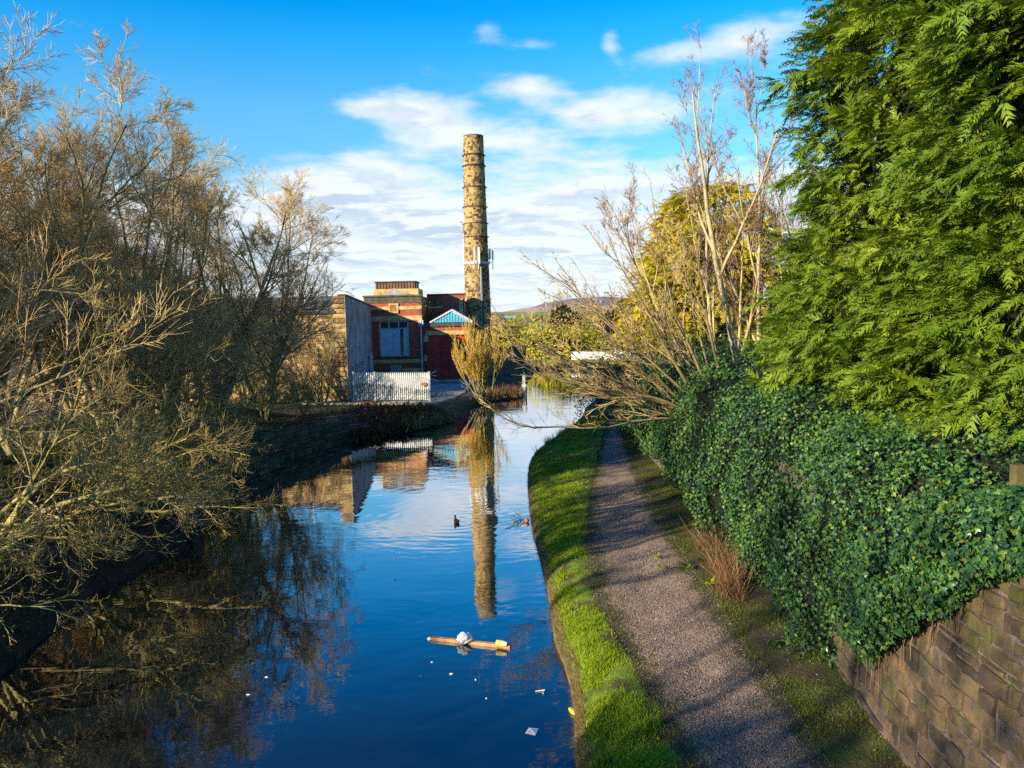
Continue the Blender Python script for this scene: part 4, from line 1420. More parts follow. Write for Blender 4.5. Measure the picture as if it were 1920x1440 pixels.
# overhanging crooked trees, olive bark, upturned tips over the water
def low_tree(seed, bias, L=6.0, n=6):
    r = np.random.default_rng(seed)
    a = r.uniform(-1.3, 1.3, n)
    el = np.linspace(.1, 1.15, n)
    pos = np.stack([r.uniform(-.3, .3, n), r.uniform(-.3, .3, n), np.full(n, -.1)], 1)
    d = np.stack([np.cos(a) * np.cos(el), np.sin(a) * np.cos(el), np.sin(el)], 1) + np.array(bias)
    st = dict(pos=pos, dir=d, len=L * r.uniform(.75, 1.1, n), r0=r.uniform(.05, .085, n), n=14, jit=.07, trop=lambda t: (.02, 0, .04 - .10 * t))
    lv = grow(seed, st, [
        dict(k=8, t0=.15, a0=.4, a1=1.0, l0=.30, l1=.52, n=9, jit=.09, trop=lambda t: (.03, 0, -.09 + .16 * t), rmax=.030, rmin=.014),
        dict(k=6, t0=.15, a0=.4, a1=1.0, l0=.36, l1=.66, n=8, jit=.09, trop=lambda t: (.02, 0, -.15 + .42 * t), rmax=.015, rmin=.009),
        dict(k=5, t0=.12, a0=.3, a1=.8, l0=.45, l1=.9, n=6, jit=.09, trop=lambda t: (.0, 0, -.17 + .6 * t), rmax=.0095, rmin=.0065, taper=.5),
        dict(k=2, t0=.2, a0=.3, a1=.7, l0=.4, l1=.7, n=3, jit=.08, trop=(0, 0, .22), rmax=.0068, rmin=.0055, taper=.4, lmin=.16)])
    return limit_below(lv, -.55)


LT = [tree_meshes('low_tree', low_tree(s, (.6, -.1, .2)), 2, [8, 6, 4, 3, 3]) for s in (12, 58)]
lows = [(-11.6, 17.0, 1.0, -.1, 0), (-11.6, 20.8, .95, .15, 1), (-12.2, 24.8, .72, -.25, 0), (-11.4, 13.2, .7, .2, 1), (-12.8, 30.5, .6, .1, 1)]
llab = ['lowest crooked olive branches reaching over the water, second nearest the camera', 'crooked olive tree leaning over the canal just before the stone canal wall starts',
        'crooked olive tree overhanging the near end of the stone canal wall', 'crooked olive tree overhanging the black water at the left edge nearest the camera', 'smaller crooked olive tree leaning out above the middle of the canal wall']
for i, (x, y, s, rz, k) in enumerate(lows):
    place_tree(LT[k], x, y, lz(x, y), s, rz, llab[i], 'crooked trees leaning over the water', ('bark_olive', 'twig_olive'), name='overhanging_tree')

# sapling in front of the mill
sap = tree_meshes('sapling', limit_below(grow(9, dict(stems_of(6, .15, 4.6, .45, 9, r0=.07)), [
    dict(k=9, t0=.15, a0=.3, a1=.8, l0=.3, l1=.5, n=6, jit=.1, trop=(0, 0, .06), rmax=.03, rmin=.014),
    dict(k=8, t0=.12, a0=.3, a1=.9, l0=.3, l1=.55, n=4, jit=.13, trop=(0, 0, .06), rmax=.014, rmin=.010),
    dict(k=6, t0=.12, a0=.3, a1=.9, l0=.35, l1=.6, n=2, jit=.13, trop=(0, 0, .08), rmax=.01, rmin=.007, taper=.4)]), -.3), 2, [8, 5, 3, 3])
p = G(612, 748, .8)
place_tree(sap, p[0], p[1] - 1.2, .55, 1.15, .3, 'small bare sapling in front of the lit stone mill wall beside the fence', None, ('bark_dark', 'twig_olive'), name='sapling')

for x, y, sc_, rz, lb in [(-14.4, 46.0, 1.0, 1.0, 'left of the small sapling'), (-17.0, 51, 1.3, 2.0, 'against the mill wall second from the fence'), (-13.6, 33.8, 1.1, 4.0, 'above the near part of the canal wall'),
                          (-16.0, 43.5, 1.2, 5.0, 'between the end tree trunks before the mill'), (-20.5, 50.5, 1.4, .5, 'against the mill wall third from the fence'), (-14.4, 29, 1.1, 2.5, 'at the near end of the canal wall'),
                          (-24.5, 50, 1.45, 1.5, 'farthest left against the mill wall'), (-21.5, 46, 1.3, 4.5, 'set back between trees and mill wall'), (-11.6, 37.2, .5, 3.5, 'small one on the canal wall'), (-10.6, 40.4, .45, 1.5, 'smallest, past the canal wall'), (-11.2, 31.5, .55, .5, 'small, over the near wall end')]:
    place_tree(sap, x, y, lz(x, y) if y < 46 else 1.2, sc_, rz, 'bushy olive sapling thicket under the bare trees, ' + lb, 'sapling thickets on the left bank', ('bark_olive', 'twig_olive'), name='sapling')

# golden willow bush beside the red doors
wil = tree_meshes('willow', limit_below(grow(19, dict(pos=np.random.default_rng(1).normal(0, .28, (34, 3)) * np.array([1, 1, 0]), dir=np.random.default_rng(2).normal(0, .20, (34, 3)) * np.array([1.3, 1.3, 0]) + np.array([0, 0, 1.0]),
            len=np.random.default_rng(3).uniform(3.2, 5.2, 34), r0=np.full(34, .035), n=8, jit=.05, trop=(0, 0, .05)), [
    dict(k=10, t0=.25, a0=.15, a1=.5, l0=.25, l1=.45, n=5, jit=.06, trop=(0, 0, .12), rmax=.018, rmin=.012),
    dict(k=8, t0=.15, a0=.15, a1=.5, l0=.35, l1=.6, n=3, jit=.06, trop=(0, 0, .15), rmax=.013, rmin=.010, taper=.4)]), -.3), 1, [5, 3, 3])
p = G(903, 752, .4)
place_tree(wil, p[0], p[1] + 1.6, .35, 1.0, 0, 'golden-twigged willow bush standing at the water edge in front of the red doors', None, ('bark_dark', 'twig_gold'), cat='bush', name='willow_bush')

# ------------------------------------------------------------------ right bare tree
def right_tree(seed):
    pos, d, L, r0 = [], [], [], []
    # upright stems
    for (dx, dy, dz, l, rr_, px) in ((-.16, .1, 1, 12.3, .20, 0), (.02, .1, 1, 11.9, .15, .2), (.20, -.1, 1, 10.6, .14, .5), (-.30, .2, 1, 10.4, .13, -.5), (.30, .2, 1, 9.8, .11, .8), (-.52, -.1, 1, 8.6, .10, -.9)):
        pos.append((px, 0, -.2)); d.append((dx, dy, dz)); L.append(l * .88); r0.append(rr_ * .72)
    st = dict(pos=np.array(pos), dir=np.array(d), len=np.array(L), r0=np.array(r0), n=14, jit=.05, trop=(0, 0, .03))
    lv = grow(seed, st, [
        dict(k=8, t0=.15, a0=.3, a1=.62, l0=.32, l1=.62, n=8, jit=.06, trop=(0, 0, .07), rmax=.06),
        dict(k=9, t0=.15, a0=.3, a1=.7, l0=.22, l1=.42, n=5, jit=.07, trop=(0, 0, .05), rmax=.018, rmin=.010),
        dict(k=9, t0=.1, a0=.45, a1=.9, l0=.25, l1=.48, n=2, jit=.08, trop=(0, 0, .05), rmax=.011, rmin=.008),
        dict(k=3, t0=.2, a0=.45, a1=.9, l0=.25, l1=.4, n=2, jit=.08, trop=(0, 0, .05), rmax=.008, rmin=.0065, taper=.4, lmin=.1)])
    return limit_below(lv, -.3)


rt = tree_meshes('right_tree', right_tree(40), 2, [8, 6, 4, 3, 3])
p = P(1425, 735, 27.0)
place_tree(rt, p[0] - .4, p[1], 2.85, 1.0, 0, 'tall pale-barked bare tree rising from the ivy beside the big green conifer', None, ('bark_pale', 'twig_red'), name='bare_tree')


def fan_tree(seed):
    r = np.random.default_rng(seed)
    n = 13
    th = np.linspace(.20, 1.32, n) + r.uniform(-.05, .05, n)      # angle above horizontal, towards -X
    d = np.stack([-np.cos(th), r.uniform(-.35, .25, n), np.sin(th)], 1)
    L = np.interp(th, [0, .5, 1.3], [6.6, 7.4, 6.6]) * r.uniform(.85, 1.1, n)
    st = dict(pos=np.stack([r.uniform(-.3, .5, n), r.uniform(-.3, .3, n), np.full(n, .0)], 1), dir=d, len=L, r0=r.uniform(.045, .075, n), n=12, jit=.05, trop=lambda t: (0, 0, .045 * t))
    lv = grow(seed, st, [
        dict(k=9, t0=.25, a0=.25, a1=.6, l0=.25, l1=.45, n=7, jit=.07, trop=(-.02, 0, .05), rmax=.026, rmin=.014),
        dict(k=6, t0=.12, a0=.3, a1=.7, l0=.25, l1=.5, n=4, jit=.09, trop=(0, 0, .05), rmax=.014, rmin=.009),
        dict(k=5, t0=.1, a0=.4, a1=.9, l0=.3, l1=.5, n=2, jit=.09, trop=(0, 0, .06), rmax=.009, rmin=.007, taper=.4, lmin=.1)])
    return limit_below(lv, -1.2)


ft = tree_meshes('fan_tree', fan_tree(77), 2, [7, 5, 3, 3])
p = P(1345, 800, 25.5)
place_tree(ft, p[0], p[1], p[2], 1.0, 0, 'spreading bare shrub tree fanning its branches left over the towpath and canal', None, ('bark_fan', 'twig_brown'), name='bare_tree')
for i, (x, y, sc_, rz) in enumerate([(-14.5, 7.0, 1.0, 1.2), (-15.2, 11.0, .95, 3.0), (-17.0, 15.5, .95, .6)]):
    place_tree(rt, x, y, 2.2, sc_, rz, 'slender bare tree past the left picture edge, ' + ['nearest the water', 'farther along the bank', 'just outside it'][i], 'bare trees beyond the left edge', ('bark_dark', 'twig_brown'))
# long low branch dipping over the water
lbp = [P(u, v, Y) for (u, v, Y) in ((1340, 800, 25.5), (1290, 786, 25), (1240, 785, 24.5), (1190, 790, 24), (1140, 801, 23.6), (1090, 803, 23.2), (1050, 800, 23), (1000, 802, 22.8), (970, 796, 22.7), (935, 778, 22.6), (905, 752, 22.5))]
lb_ = thing('overhanging_branch', 'long thin low branch dipping across the canal from the ivy hedge', 'branch', tuple(lbp[0]))
o = MB().tube(lbp, np.linspace(.05, .010, len(lbp)), 6).build('limb', M['bark_pale'], lb_, smooth=True)
st = np.array(lbp)
lv = grow(5, dict(pos=st[1:-1], dir=np.diff(st, axis=0)[1:] * 1.0 + np.array([0, 0, .15]), len=np.full(9, 1.3), r0=np.full(9, .014), n=6, jit=.12, trop=(0, 0, .04)), [
    dict(k=6, t0=.1, a0=.4, a1=1.0, l0=.3, l1=.55, n=4, jit=.1, trop=(0, 0, .08), rmin=.008),
    dict(k=4, t0=.1, a0=.4, a1=1.0, l0=.3, l1=.6, n=2, jit=.1, trop=(0, 0, .08), rmin=.006)])
mb = MB()
for p_, r_ in lv:
    v, f = tubes(p_, r_, 3)
    mb.add(v, f)
mb.build('twigs', M['twig_brown'], lb_)

# ------------------------------------------------------------------ foliage from templates
def scatter(tv, tf, pos, ax, nrm, scl, chunk=None):
    """place template (x along ax, z along nrm) at pos; returns V,F"""
    ax = norm(ax)
    b = norm(np.cross(nrm, ax)); n2 = np.cross(ax, b)
    V = pos[:, None, :] + scl[:, None, None] * (tv[None, :, 0, None] * ax[:, None] + tv[None, :, 1, None] * b[:, None] + tv[None, :, 2, None] * n2[:, None])
    F = (tf[None] + (np.arange(len(pos)) * len(tv))[:, None, None]).reshape(-1, tf.shape[1])
    return V.reshape(-1, 3), F


def frond_template(npair=7, seed=0, wid=.42, leaf=.05):
    r = np.random.default_rng(seed)
    V, F = [], []
    for i in range(npair):
        t = (i + .5) / npair
        for s in (-1, 1):
            L = wid * (1 - t) ** .7 * (.7 + .4 * r.random()) + .08
            b = np.array([t * .92, 0, -.22 * t * t])
            a = R_(38) + r.uniform(-.15, .15)
            tip = b + np.array([math.cos(a) * L, s * math.sin(a) * L, -.12 * L - .10 * r.random()])
            w_ = leaf * (.8 + .5 * r.random())
            m = (b + tip) / 2 + np.array([-.3 * w_, s * w_ * .5, .02])
            m2 = (b + tip) / 2 + np.array([w_, -s * w_ * .8, .01])
            k = len(V)
            V += [b - (m2 - m) * .5, b + (m2 - m) * .55, tip]
            F.append((k, k + 1, k + 2) if s > 0 else (k, k + 2, k + 1))
    k = len(V)
    V += [np.array([0, -.02, 0]), np.array([0, .02, 0]), np.array([1.05, 0, -.30])]
    F.append((k, k + 1, k + 2))
    V = np.array(V); F = np.array(F)
    # the last face is a tri; drop the duplicate by splitting off
    return V, F


def conifer(seed, H, Rf, nb, ns, size, z0=0, squash=1.0, spread=.5, arc=(0, 6.2832), lump=.16):
    """boughs: nb clusters each with ns sprays; Rf(t) radius profile"""
    r = np.random.default_rng(seed)
    t = r.random(nb) ** .9
    a = np.where(r.random(nb) < .9, r.uniform(arc[0], arc[1], nb), r.uniform(0, 2 * np.pi, nb))
    R = np.array([Rf(q) for q in t])
    lum = np.array([1 + lump * mnoise.fractal(Vector((math.cos(x) * 2.2, math.sin(x) * 2.2, q * H * .42 + seed)), .8, 2, 3) for x, q in zip(a, t)])
    R = R * lum * r.uniform(.80, 1.05, nb)
    z = z0 + t * H
    c = np.stack([np.cos(a) * R, np.sin(a) * R * squash, z], 1)
    out = norm(np.stack([np.cos(a), np.sin(a), r.uniform(-.40, .55, nb)], 1))
    bl = size * r.uniform(2.0, 4.8, nb)
    # sprays along each bough
    s = r.random((nb, ns)) ** .8
    side = norm(np.cross(out, np.array([0, 0, 1.0])))
    up = np.cross(side, out)
    ph = r.uniform(0, 2 * np.pi, (nb, ns)); off = r.random((nb, ns)) * (1 - .55 * s)
    pos = c[:, None] + out[:, None] * ((s - .6) * bl[:, None])[..., None] + (side[:, None] * (np.cos(ph) * off)[..., None] + up[:, None] * (np.sin(ph) * off * .55)[..., None]) * (bl * .42)[:, None, None]
    pos[..., 2] -= (s ** 2 * bl[:, None]) * .18
    d = norm(out[:, None] * 1.0 + side[:, None] * (np.cos(ph) * off * .9)[..., None] + up[:, None] * (np.sin(ph) * off * .8)[..., None] + r.normal(0, .26, (nb, ns, 3)) + np.array([0, 0, -.22]))
    nr = norm(np.array([0, 0, 1.0]) + out[:, None] * .45 + r.normal(0, .45, (nb, ns, 3)))
    sc = size * r.uniform(.5, 1.15, (nb, ns)) * r.uniform(.75, 1.5, nb)[:, None]
    return pos.reshape(-1, 3), d.reshape(-1, 3), nr.reshape(-1, 3), sc.ravel()


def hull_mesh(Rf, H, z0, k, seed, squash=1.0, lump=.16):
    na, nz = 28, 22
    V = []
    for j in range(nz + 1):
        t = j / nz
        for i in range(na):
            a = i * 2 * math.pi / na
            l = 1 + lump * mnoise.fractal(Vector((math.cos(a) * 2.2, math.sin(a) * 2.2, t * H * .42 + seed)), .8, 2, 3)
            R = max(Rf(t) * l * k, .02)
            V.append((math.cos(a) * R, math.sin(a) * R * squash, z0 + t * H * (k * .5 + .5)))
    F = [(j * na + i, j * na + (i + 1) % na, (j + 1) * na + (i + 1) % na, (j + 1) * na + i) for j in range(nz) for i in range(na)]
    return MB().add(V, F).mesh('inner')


FR = frond_template(5, 1, .48, .062)
ley_R = lambda t: 4.3 * (.80 + .20 * min(1, t / .2)) * (1 - max(0, t - .25) * .62) if t < .93 else 4.3 * .58 * max(.05, (1 - t) / .07)
LH = 13.6
pos, d, nr, sc = conifer(3, LH, ley_R, 1750, 26, .30, arc=(1.9, 5.7), lump=.24)
V, F = scatter(FR[0], FR[1], pos, d, nr, sc)
ley_me = make_mesh('leyland_crown', V, [F])
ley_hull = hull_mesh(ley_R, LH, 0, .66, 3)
trunk_m = MB().tube([(0, 0, -3), (0.05, 0, 3), (0, .05, LH * .8)], [.28, .2, .04], 8).mesh('conifer_trunk', smooth=True)


def place_conifer(x, y, z, s, rz, label, crown, hull, tm, mt, group, sz=None, name='conifer_tree'):
    t = thing(name, label, 'tree', (x, y, z), group)
    t.rotation_euler = (0, 0, rz); t.scale = (s, s, sz or s)
    part('trunk', tm, M['bark_dark'], t)
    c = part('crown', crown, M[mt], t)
    h = part('shade_hull', hull, M['hull'], t)  # solid dark shell painted as the crown's shaded inside
    return t


place_conifer(10.3, 17.0, 2.2, 1.0, 0.0, 'huge bright green conifer filling the right side above the ivy', ley_me, ley_hull, trunk_m, 'leyland', 'green conifers above the ivy', sz=1.08)
place_conifer(10.8, 12.6, 2.0, 1.02, 0.25, 'green conifer cut off by the right edge above the wooden fence post', ley_me, ley_hull, trunk_m, 'leyland', 'green conifers above the ivy')

gold_R = lambda t: 4.4 * math.sqrt(max(0.0, 1 - ((t - .28) / .74) ** 2)) if t > .28 else 4.4 * (.8 + .2 * t / .28)
pos, d, nr, sc = conifer(8, 11.0, gold_R, 850, 18, .46, lump=.30, arc=(2.0, 5.9))
V, F = scatter(FR[0], FR[1], pos, d, nr, sc)
gold_me = make_mesh('gold_crown', V, [F]); gold_hull = hull_mesh(gold_R, 11.0, 0, .62, 8, lump=.22)
p = P(1290, 700, 44)
place_conifer(p[0] + 1.5, 44, 2.2, .98, 0, 'rounded golden-green conifer behind the pale bare tree', gold_me, gold_hull, trunk_m, 'goldcon', None)
place_conifer(18.5, 47, 2.2, .8, 1.5, 'shadowy golden conifer showing between bare tree and green conifer', gold_me, gold_hull, trunk_m, 'goldcon', None)

# ------------------------------------------------------------------ ivy over the wall
IV = np.array([(0, 0, 0), (.12, .34, .02), (.40, .50, -.04), (.46, .22, .03), (1.0, 0, -.08), (.46, -.22, .03), (.40, -.50, -.04), (.12, -.34, .02), (.42, 0, .07)])
IF = np.array([(0, 1, 8), (1, 2, 8), (2, 3, 8), (3, 4, 8), (4, 5, 8), (5, 6, 8), (6, 7, 8), (7, 0, 8)])
IV2 = IV[[0, 2, 4, 6, 8]]; IF2 = np.array([(0, 1, 4), (1, 2, 4), (2, 3, 4), (3, 0, 4)])


def ivy_bottom(y):
    return float(np.interp(y, [6.6, 7.5, 7.9, 8.8, 9.9, 10.7, 11.7, 19, 22, 26, 50], [3.8, 3.5, 3.2, 2.45, 1.6, 1.1, .5, .5, .8, 1.0, .6]) + .16 * fbm(y * 2.1, 0, 1.0, 61) * float(np.interp(y, [11, 12], [1, 0])))


def ivy_point(y, s):
    """s 0 base .. 1 far back on top; returns point and outward normal"""
    zb_ = ivy_bottom(y)
    top = float(np.interp(y, [6, 9, 14, 20, 27, 34, 46], [4.2, 4.0, 4.1, 4.5, 4.35, 4.0, 3.4]))
    bul = float(np.interp(y, [7, 9, 12, 18, 26, 34, 42, 48], [.16, .26, .42, .60, .75, .80, .85, .9]))
    xw = WALLX(y)
    n1 = fbm(y * .5, s * 2.2, 1.0, 4) * .58 * min(1, bul * 2) + fbm(y * 1.7, s * 5, 1.0, 7) * .17 * min(1, .3 + bul)
    lean = lambda zz: float(np.interp(y, [10, 14], [.075, .16])) * max(0, zz - .5)
    mound = 1 + .10 * fbm(y * .6, 2, 1.0, 31)
    top = top * mound
    rc = min(1.25, (top - zb_) * .6)
    x0 = xw + lean(top - rc) - bul * math.sin(.25 + 1.9)
    if s < .5:
        q = s / .5
        z = zb_ + (top - rc - zb_) * q
        x = xw + lean(z) - bul * math.sin(.25 + q * 1.9) - n1
        n = np.array([-1, -.1, .22])
    elif s < .78:
        q = (s - .5) / .28 * math.pi / 2
        z = top - rc + rc * math.sin(q) + n1 * .6 * math.sin(q)
        x = x0 + rc * (1 - math.cos(q)) - n1
        n = np.array([-math.cos(q), -.1, math.sin(q) + .1])
    else:
        q = (s - .78) / .22
        x = x0 + rc + q * 3.6
        z = top + n1 * .8 + .75 * q
        n = np.array([-.25, -.1, 1])
    return np.array([x, y, z]), n


def ivy_field(n, ylo, yhi, seed):
    r = np.random.default_rng(seed)
    Ps, Ns = np.empty((n, 3)), np.empty((n, 3))
    # more leaves per metre nearer the camera
    u = r.random(n)
    y = ylo * (yhi / ylo) ** (u ** .92)
    s = np.where(r.random(n) < .6, r.random(n) * .62, .6 + r.random(n) * .4)
    for i in range(n):
        Ps[i], Ns[i] = ivy_point(y[i], s[i])
    for i in range(n - n // 8, n):      # the flat top near the camera is thick with leaves too
        y[i] = r.uniform(7.0, 17.0); s[i] = r.uniform(.62, 1.0)
        Ps[i], Ns[i] = ivy_point(y[i], s[i])
    return Ps, norm(Ns), y, s


ivy = thing('ivy_hedge', 'thick dark green ivy tumbling over the wall along the towpath', 'ivy', (5.6, 18, .5))
# solid near-black hull, the ivy's inner shade put into its colour
ysl = np.arange(6.6, 47, .4)
ssl = np.linspace(.05, 1, 26)
rows = []
for y in ysl:
    rw = []
    for s in ssl:
        p_, n_ = ivy_point(y, s)
        rw.append(p_ - norm(n_) * .20 + np.array([0, 0, -.03]))
    rows.append(rw)
rows = np.array(rows)
Rn, Cn, _ = rows.shape
A = (np.arange(Rn - 1)[:, None] * Cn + np.arange(Cn - 1)[None])
F = np.stack([A, A + 1, A + Cn + 1, A + Cn], -1).reshape(-1, 4)
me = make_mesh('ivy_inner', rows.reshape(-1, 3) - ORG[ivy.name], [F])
part('ivy_shade_hull', me, M['hull'], ivy)
Pp, Nn, yy_, ss_ = ivy_field(84000, 6.7, 46, 5)
r = np.random.default_rng(6)
keep = np.ones(len(Pp), bool)
# ragged lower fringe
keep &= ~((ss_ < .03) & (r.random(len(Pp)) < .3))
hol = np.array([fbm(a_ * 1.5, b_ * 6, 1.0, 71) for a_, b_ in zip(yy_, ss_)])
keep &= r.random(len(Pp)) < np.clip(1.3 + hol * 1.6, .6, 1)
Pp, Nn, yy_ = Pp[keep], Nn[keep], yy_[keep]
n = len(Pp)
Pp = Pp + Nn * (r.random(n) ** 1.6 * .22 - .10)[:, None]
nl = norm(Nn + r.normal(0, .58, (n, 3)) + np.array([0, 0, .25]))
axv = norm(np.cross(nl, r.normal(0, 1, (n, 3))) + np.array([0, 0, -.55]) - .0)
size = r.uniform(.034, .082, n) * np.interp(yy_, [7, 12, 30], [1.15, 1.0, 1.25])
near = yy_ < 13.5
V1, F1 = scatter(IV, IF, Pp[near], axv[near], nl[near], size[near])
V2, F2 = scatter(IV2, IF2, Pp[~near], axv[~near], nl[~near], size[~near] * 1.1)
me = make_mesh('ivy_leaves', np.vstack([V1, V2]) - ORG[ivy.name], [np.concatenate([F1, F2 + len(V1)])])
part('leaves', me, M['ivy'], ivy, kind='stuff')
# the largest single leaves
lmesh = make_mesh('leaf_shape', IV, [IF]); lmesh.materials.append(mat_noise('ivy_leaf_single', [(0, (.012, .05, .02)), (.5, (.03, .10, .025)), (1, (.10, .2, .05))], 3, .3, 0, 20, objrand=.8, spec=.6, transl=.15))
cnt = 0
r = random.Random(8)
while cnt < 280:
    y = 7.6 + (r.random() ** 1.3) * 4.5
    s = r.random() * .8
    p_, n_ = ivy_point(y, s)
    n_ = Vector(norm(n_)) + Vector((r.gauss(0, .3), r.gauss(0, .3), r.gauss(.2, .3)))
    n_.normalize()
    ax_ = Vector((r.gauss(0, .5), r.gauss(0, .5), -1)); ax_ = (ax_ - n_ * ax_.dot(n_)).normalized()
    mt_ = Matrix((ax_, n_.cross(ax_), n_)).transposed()
    o = part('leaf', lmesh, None, ivy, loc=p_ + np.array(n_) * .11 - ORG[ivy.name], rot=mt_.to_euler(), scale=(r.uniform(.065, .10),) * 3)
    cnt += 1
# hanging bare ivy stems on the wall face
mb = MB()
for k in range(16):
    y = 7.9 + k * .2 + r.uniform(-.1, .1)
    z = ivy_bottom(y) + .25
    pts_ = []
    for q in range(7):
        pts_.append((WALLX(y) + .22 * (z - .3) / (WTOP - .3) - .02, y, z))
        z -= r.uniform(.06, .14); y += r.uniform(-.05, .05)
    mb.tube(pts_, np.linspace(.009, .004, 7), 4, False)
mb.build('stems', M['deadstem'], ivy, kind='stuff')


# ------------------------------------------------------------------ leafy shrubs (dark laurel, far bushes)
def leaf_blob(seed, n, rx, ry, rz, size, lump=.35, tv=IV2, tf=IF2, shell=.35, droop=.2):
    r = np.random.default_rng(seed)
    d = norm(r.normal(0, 1, (n, 3)))
    d[:, 2] = np.abs(d[:, 2]) * np.where(r.random(n) < .8, 1, -.4)
    d = norm(d)
    lum = np.array([1 + lump * mnoise.fractal(Vector((q[0] * 2.0, q[1] * 2.0, q[2] * 2.0 + seed)), .8, 2, 3) for q in d])
    rad_ = lum * (1 - shell * r.random(n) ** 1.5)
    pos = d * rad_[:, None] * np.array([rx, ry, rz])
    nl = norm(d + r.normal(0, .5, (n, 3)) + np.array([0, 0, .3]))
    ax = norm(np.cross(nl, r.normal(0, 1, (n, 3))) + d * .4 + np.array([0, 0, -droop]))
    return scatter(tv, tf, pos, ax, nl, size * r.uniform(.6, 1.3, n))


LEAF = np.array([(0, 0, 0), (.45, .17, .02), (1, 0, -.06), (.45, -.17, .02)]); LEAFF = np.array([(0, 3, 2, 1)])


def blob_hull(seed, rx, ry, rz, k=.62, lump=.35):
    V, F = [], []
    na, nz = 20, 10
    for j in range(nz + 1):
        e_ = -.25 + (math.pi / 2 + .25) * j / nz
        for i in range(na):
            a = 2 * math.pi * i / na
            q = (math.cos(a) * math.cos(e_), math.sin(a) * math.cos(e_), math.sin(e_))
            l = (1 + lump * mnoise.fractal(Vector((q[0] * 2, q[1] * 2, q[2] * 2 + seed)), .8, 2, 3)) * k
            V.append((q[0] * rx * l, q[1] * ry * l, q[2] * rz * l))
    F = [(j * na + i, j * na + (i + 1) % na, (j + 1) * na + (i + 1) % na, (j + 1) * na + i) for j in range(nz) for i in range(na)]
    return MB().add(V, F).mesh('inner')


def shrub(name, label, cat, x, y, z, rx, ry, rz, n, size, mt, seed, tv=LEAF, tf=LEAFF, group=None, hull=True, shell=.35, trunk=True, lump=.35):
    t = thing(name, label, cat, (x, y, z), group)
    V, F = leaf_blob(seed, n, rx, ry, rz, size, tv=tv, tf=tf, shell=shell, lump=lump)
    part('crown', make_mesh('crown', V, [F]), M[mt], t)
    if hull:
        part('shade_hull', blob_hull(seed, rx, ry, rz, lump=lump), M['hull'], t)  # solid hull, coloured near black for the shade within the bush
    if trunk:
        part('trunk', MB().tube([(0, 0, -z - .1 + .4), (0, 0, rz * .5)], [.12, .05], 6).mesh('trunk'), M['bark_dark'], t)
    return t


shrub('laurel_bush', 'dark glossy evergreen bush overhanging the far end of the towpath', 'bush', 6.7, 44.5, 1.6, 3.9, 3.4, 2.8, 11000, .17, 'laurel', 4)
shrub('laurel_bush', 'dark evergreen bush behind the fanning bare shrub above the ivy', 'bush', 9.6, 36.5, 2.9, 3.2, 3.4, 2.6, 7000, .16, 'laurel', 14)
shrub('holly_bush', 'dim evergreen shrub under the golden conifer between the bare trunks', 'bush', 12.6, 33, 3.0, 2.6, 2.4, 2.2, 5000, .15, 'laurel', 24)
shrub('bramble_bush', 'brownish bramble bush at the foot of the big green conifer', 'bush', 10.4, 25.5, 3.0, 2.0, 2.0, 2.0, 3000, .12, 'far_brown', 25)

for (u, v) in ((792, 566), (799, 573), (790, 580)):
    V, F = scatter(LEAF, LEAFF, P(u, v, BY - .1) + RNG.normal(0, .2, (60, 3)) * np.array([1, .3, 1]), RNG.normal(0, 1, (60, 3)), RNG.normal(0, 1, (60, 3)), RNG.uniform(.08, .18, 60))
    MB().add(V, F).build('weed_tuft', M['laurel'], blk, kind='stuff')
# background bushes and trees round the bend
bgs = [('willow_tree', 'yellow-green willow nearest the yard wall on the far bank', -1.5, 112, 4.2, 5.2, 'willow_leaf'), ('willow_tree', 'broad yellow-green willow beside the white wall on the far bank', 5.5, 108, 5.0, 4.6, 'willow_leaf'),
       ('willow_tree', 'low lime-green bush behind the white wall end on the far bank', 10.2, 113, 4.5, 4.0, 'willow_leaf'),
       ('distant_tree', 'tall golden-brown tree rising over the willows below the blue hill', 9.5, 140, 5.5, 9.5, 'far_brown'), ('distant_tree', 'brown leafless tree just right of the tall golden-brown one', 20, 150, 7, 9, 'far_brown'),
       ('distant_tree', 'olive-brown tree above the yard wall right of the chimney foot', -1.5, 170, 6, 5.2, 'far_brown'), ('distant_tree', 'brown tree on the right behind the golden conifer', 33, 135, 7, 9, 'far_brown'),
       ('willow_tree', 'yellow-green bush on the far bank hidden behind the fanning branches', 17, 106, 4.5, 5.5, 'willow_leaf'), ('distant_tree', 'low brown scrub tree beside the foot of the mill chimney', -5.5, 125, 4.2, 4.4, 'far_brown')]
for i, (nm, lb, x, y, rx, rz, mt) in enumerate(bgs):
    shrub(nm, lb, 'tree', x, y, .7 + (y - 100) * .01, rx, rx * .8, rz, 4200, .55 if mt == 'willow_leaf' else .6, mt, 50 + i, hull=True, shell=.55, group=None, lump=.5)
# far woodland strip over the fields
r = np.random.default_rng(2)
n = 5200
px = r.uniform(-260, 420, n); py = r.uniform(300, 620, n)
hh = np.array([2 + 6 * max(0, fbm(a, b, .012, 3) + .3) for a, b in zip(px, py)])
pos = np.stack([px, py, 2 + r.random(n) * hh], 1)
V, F = scatter(LEAF, LEAFF, pos, r.normal(0, 1, (n, 3)), r.normal(0, 1, (n, 3)), r.uniform(3, 7, n))
o = part('far_woodland', make_mesh('far_woodland', V, [F]), M['far_brown'], kind='stuff')
tag(o, 'brown hedges and far-off woods strung across the fields below the hill', 'woodland')

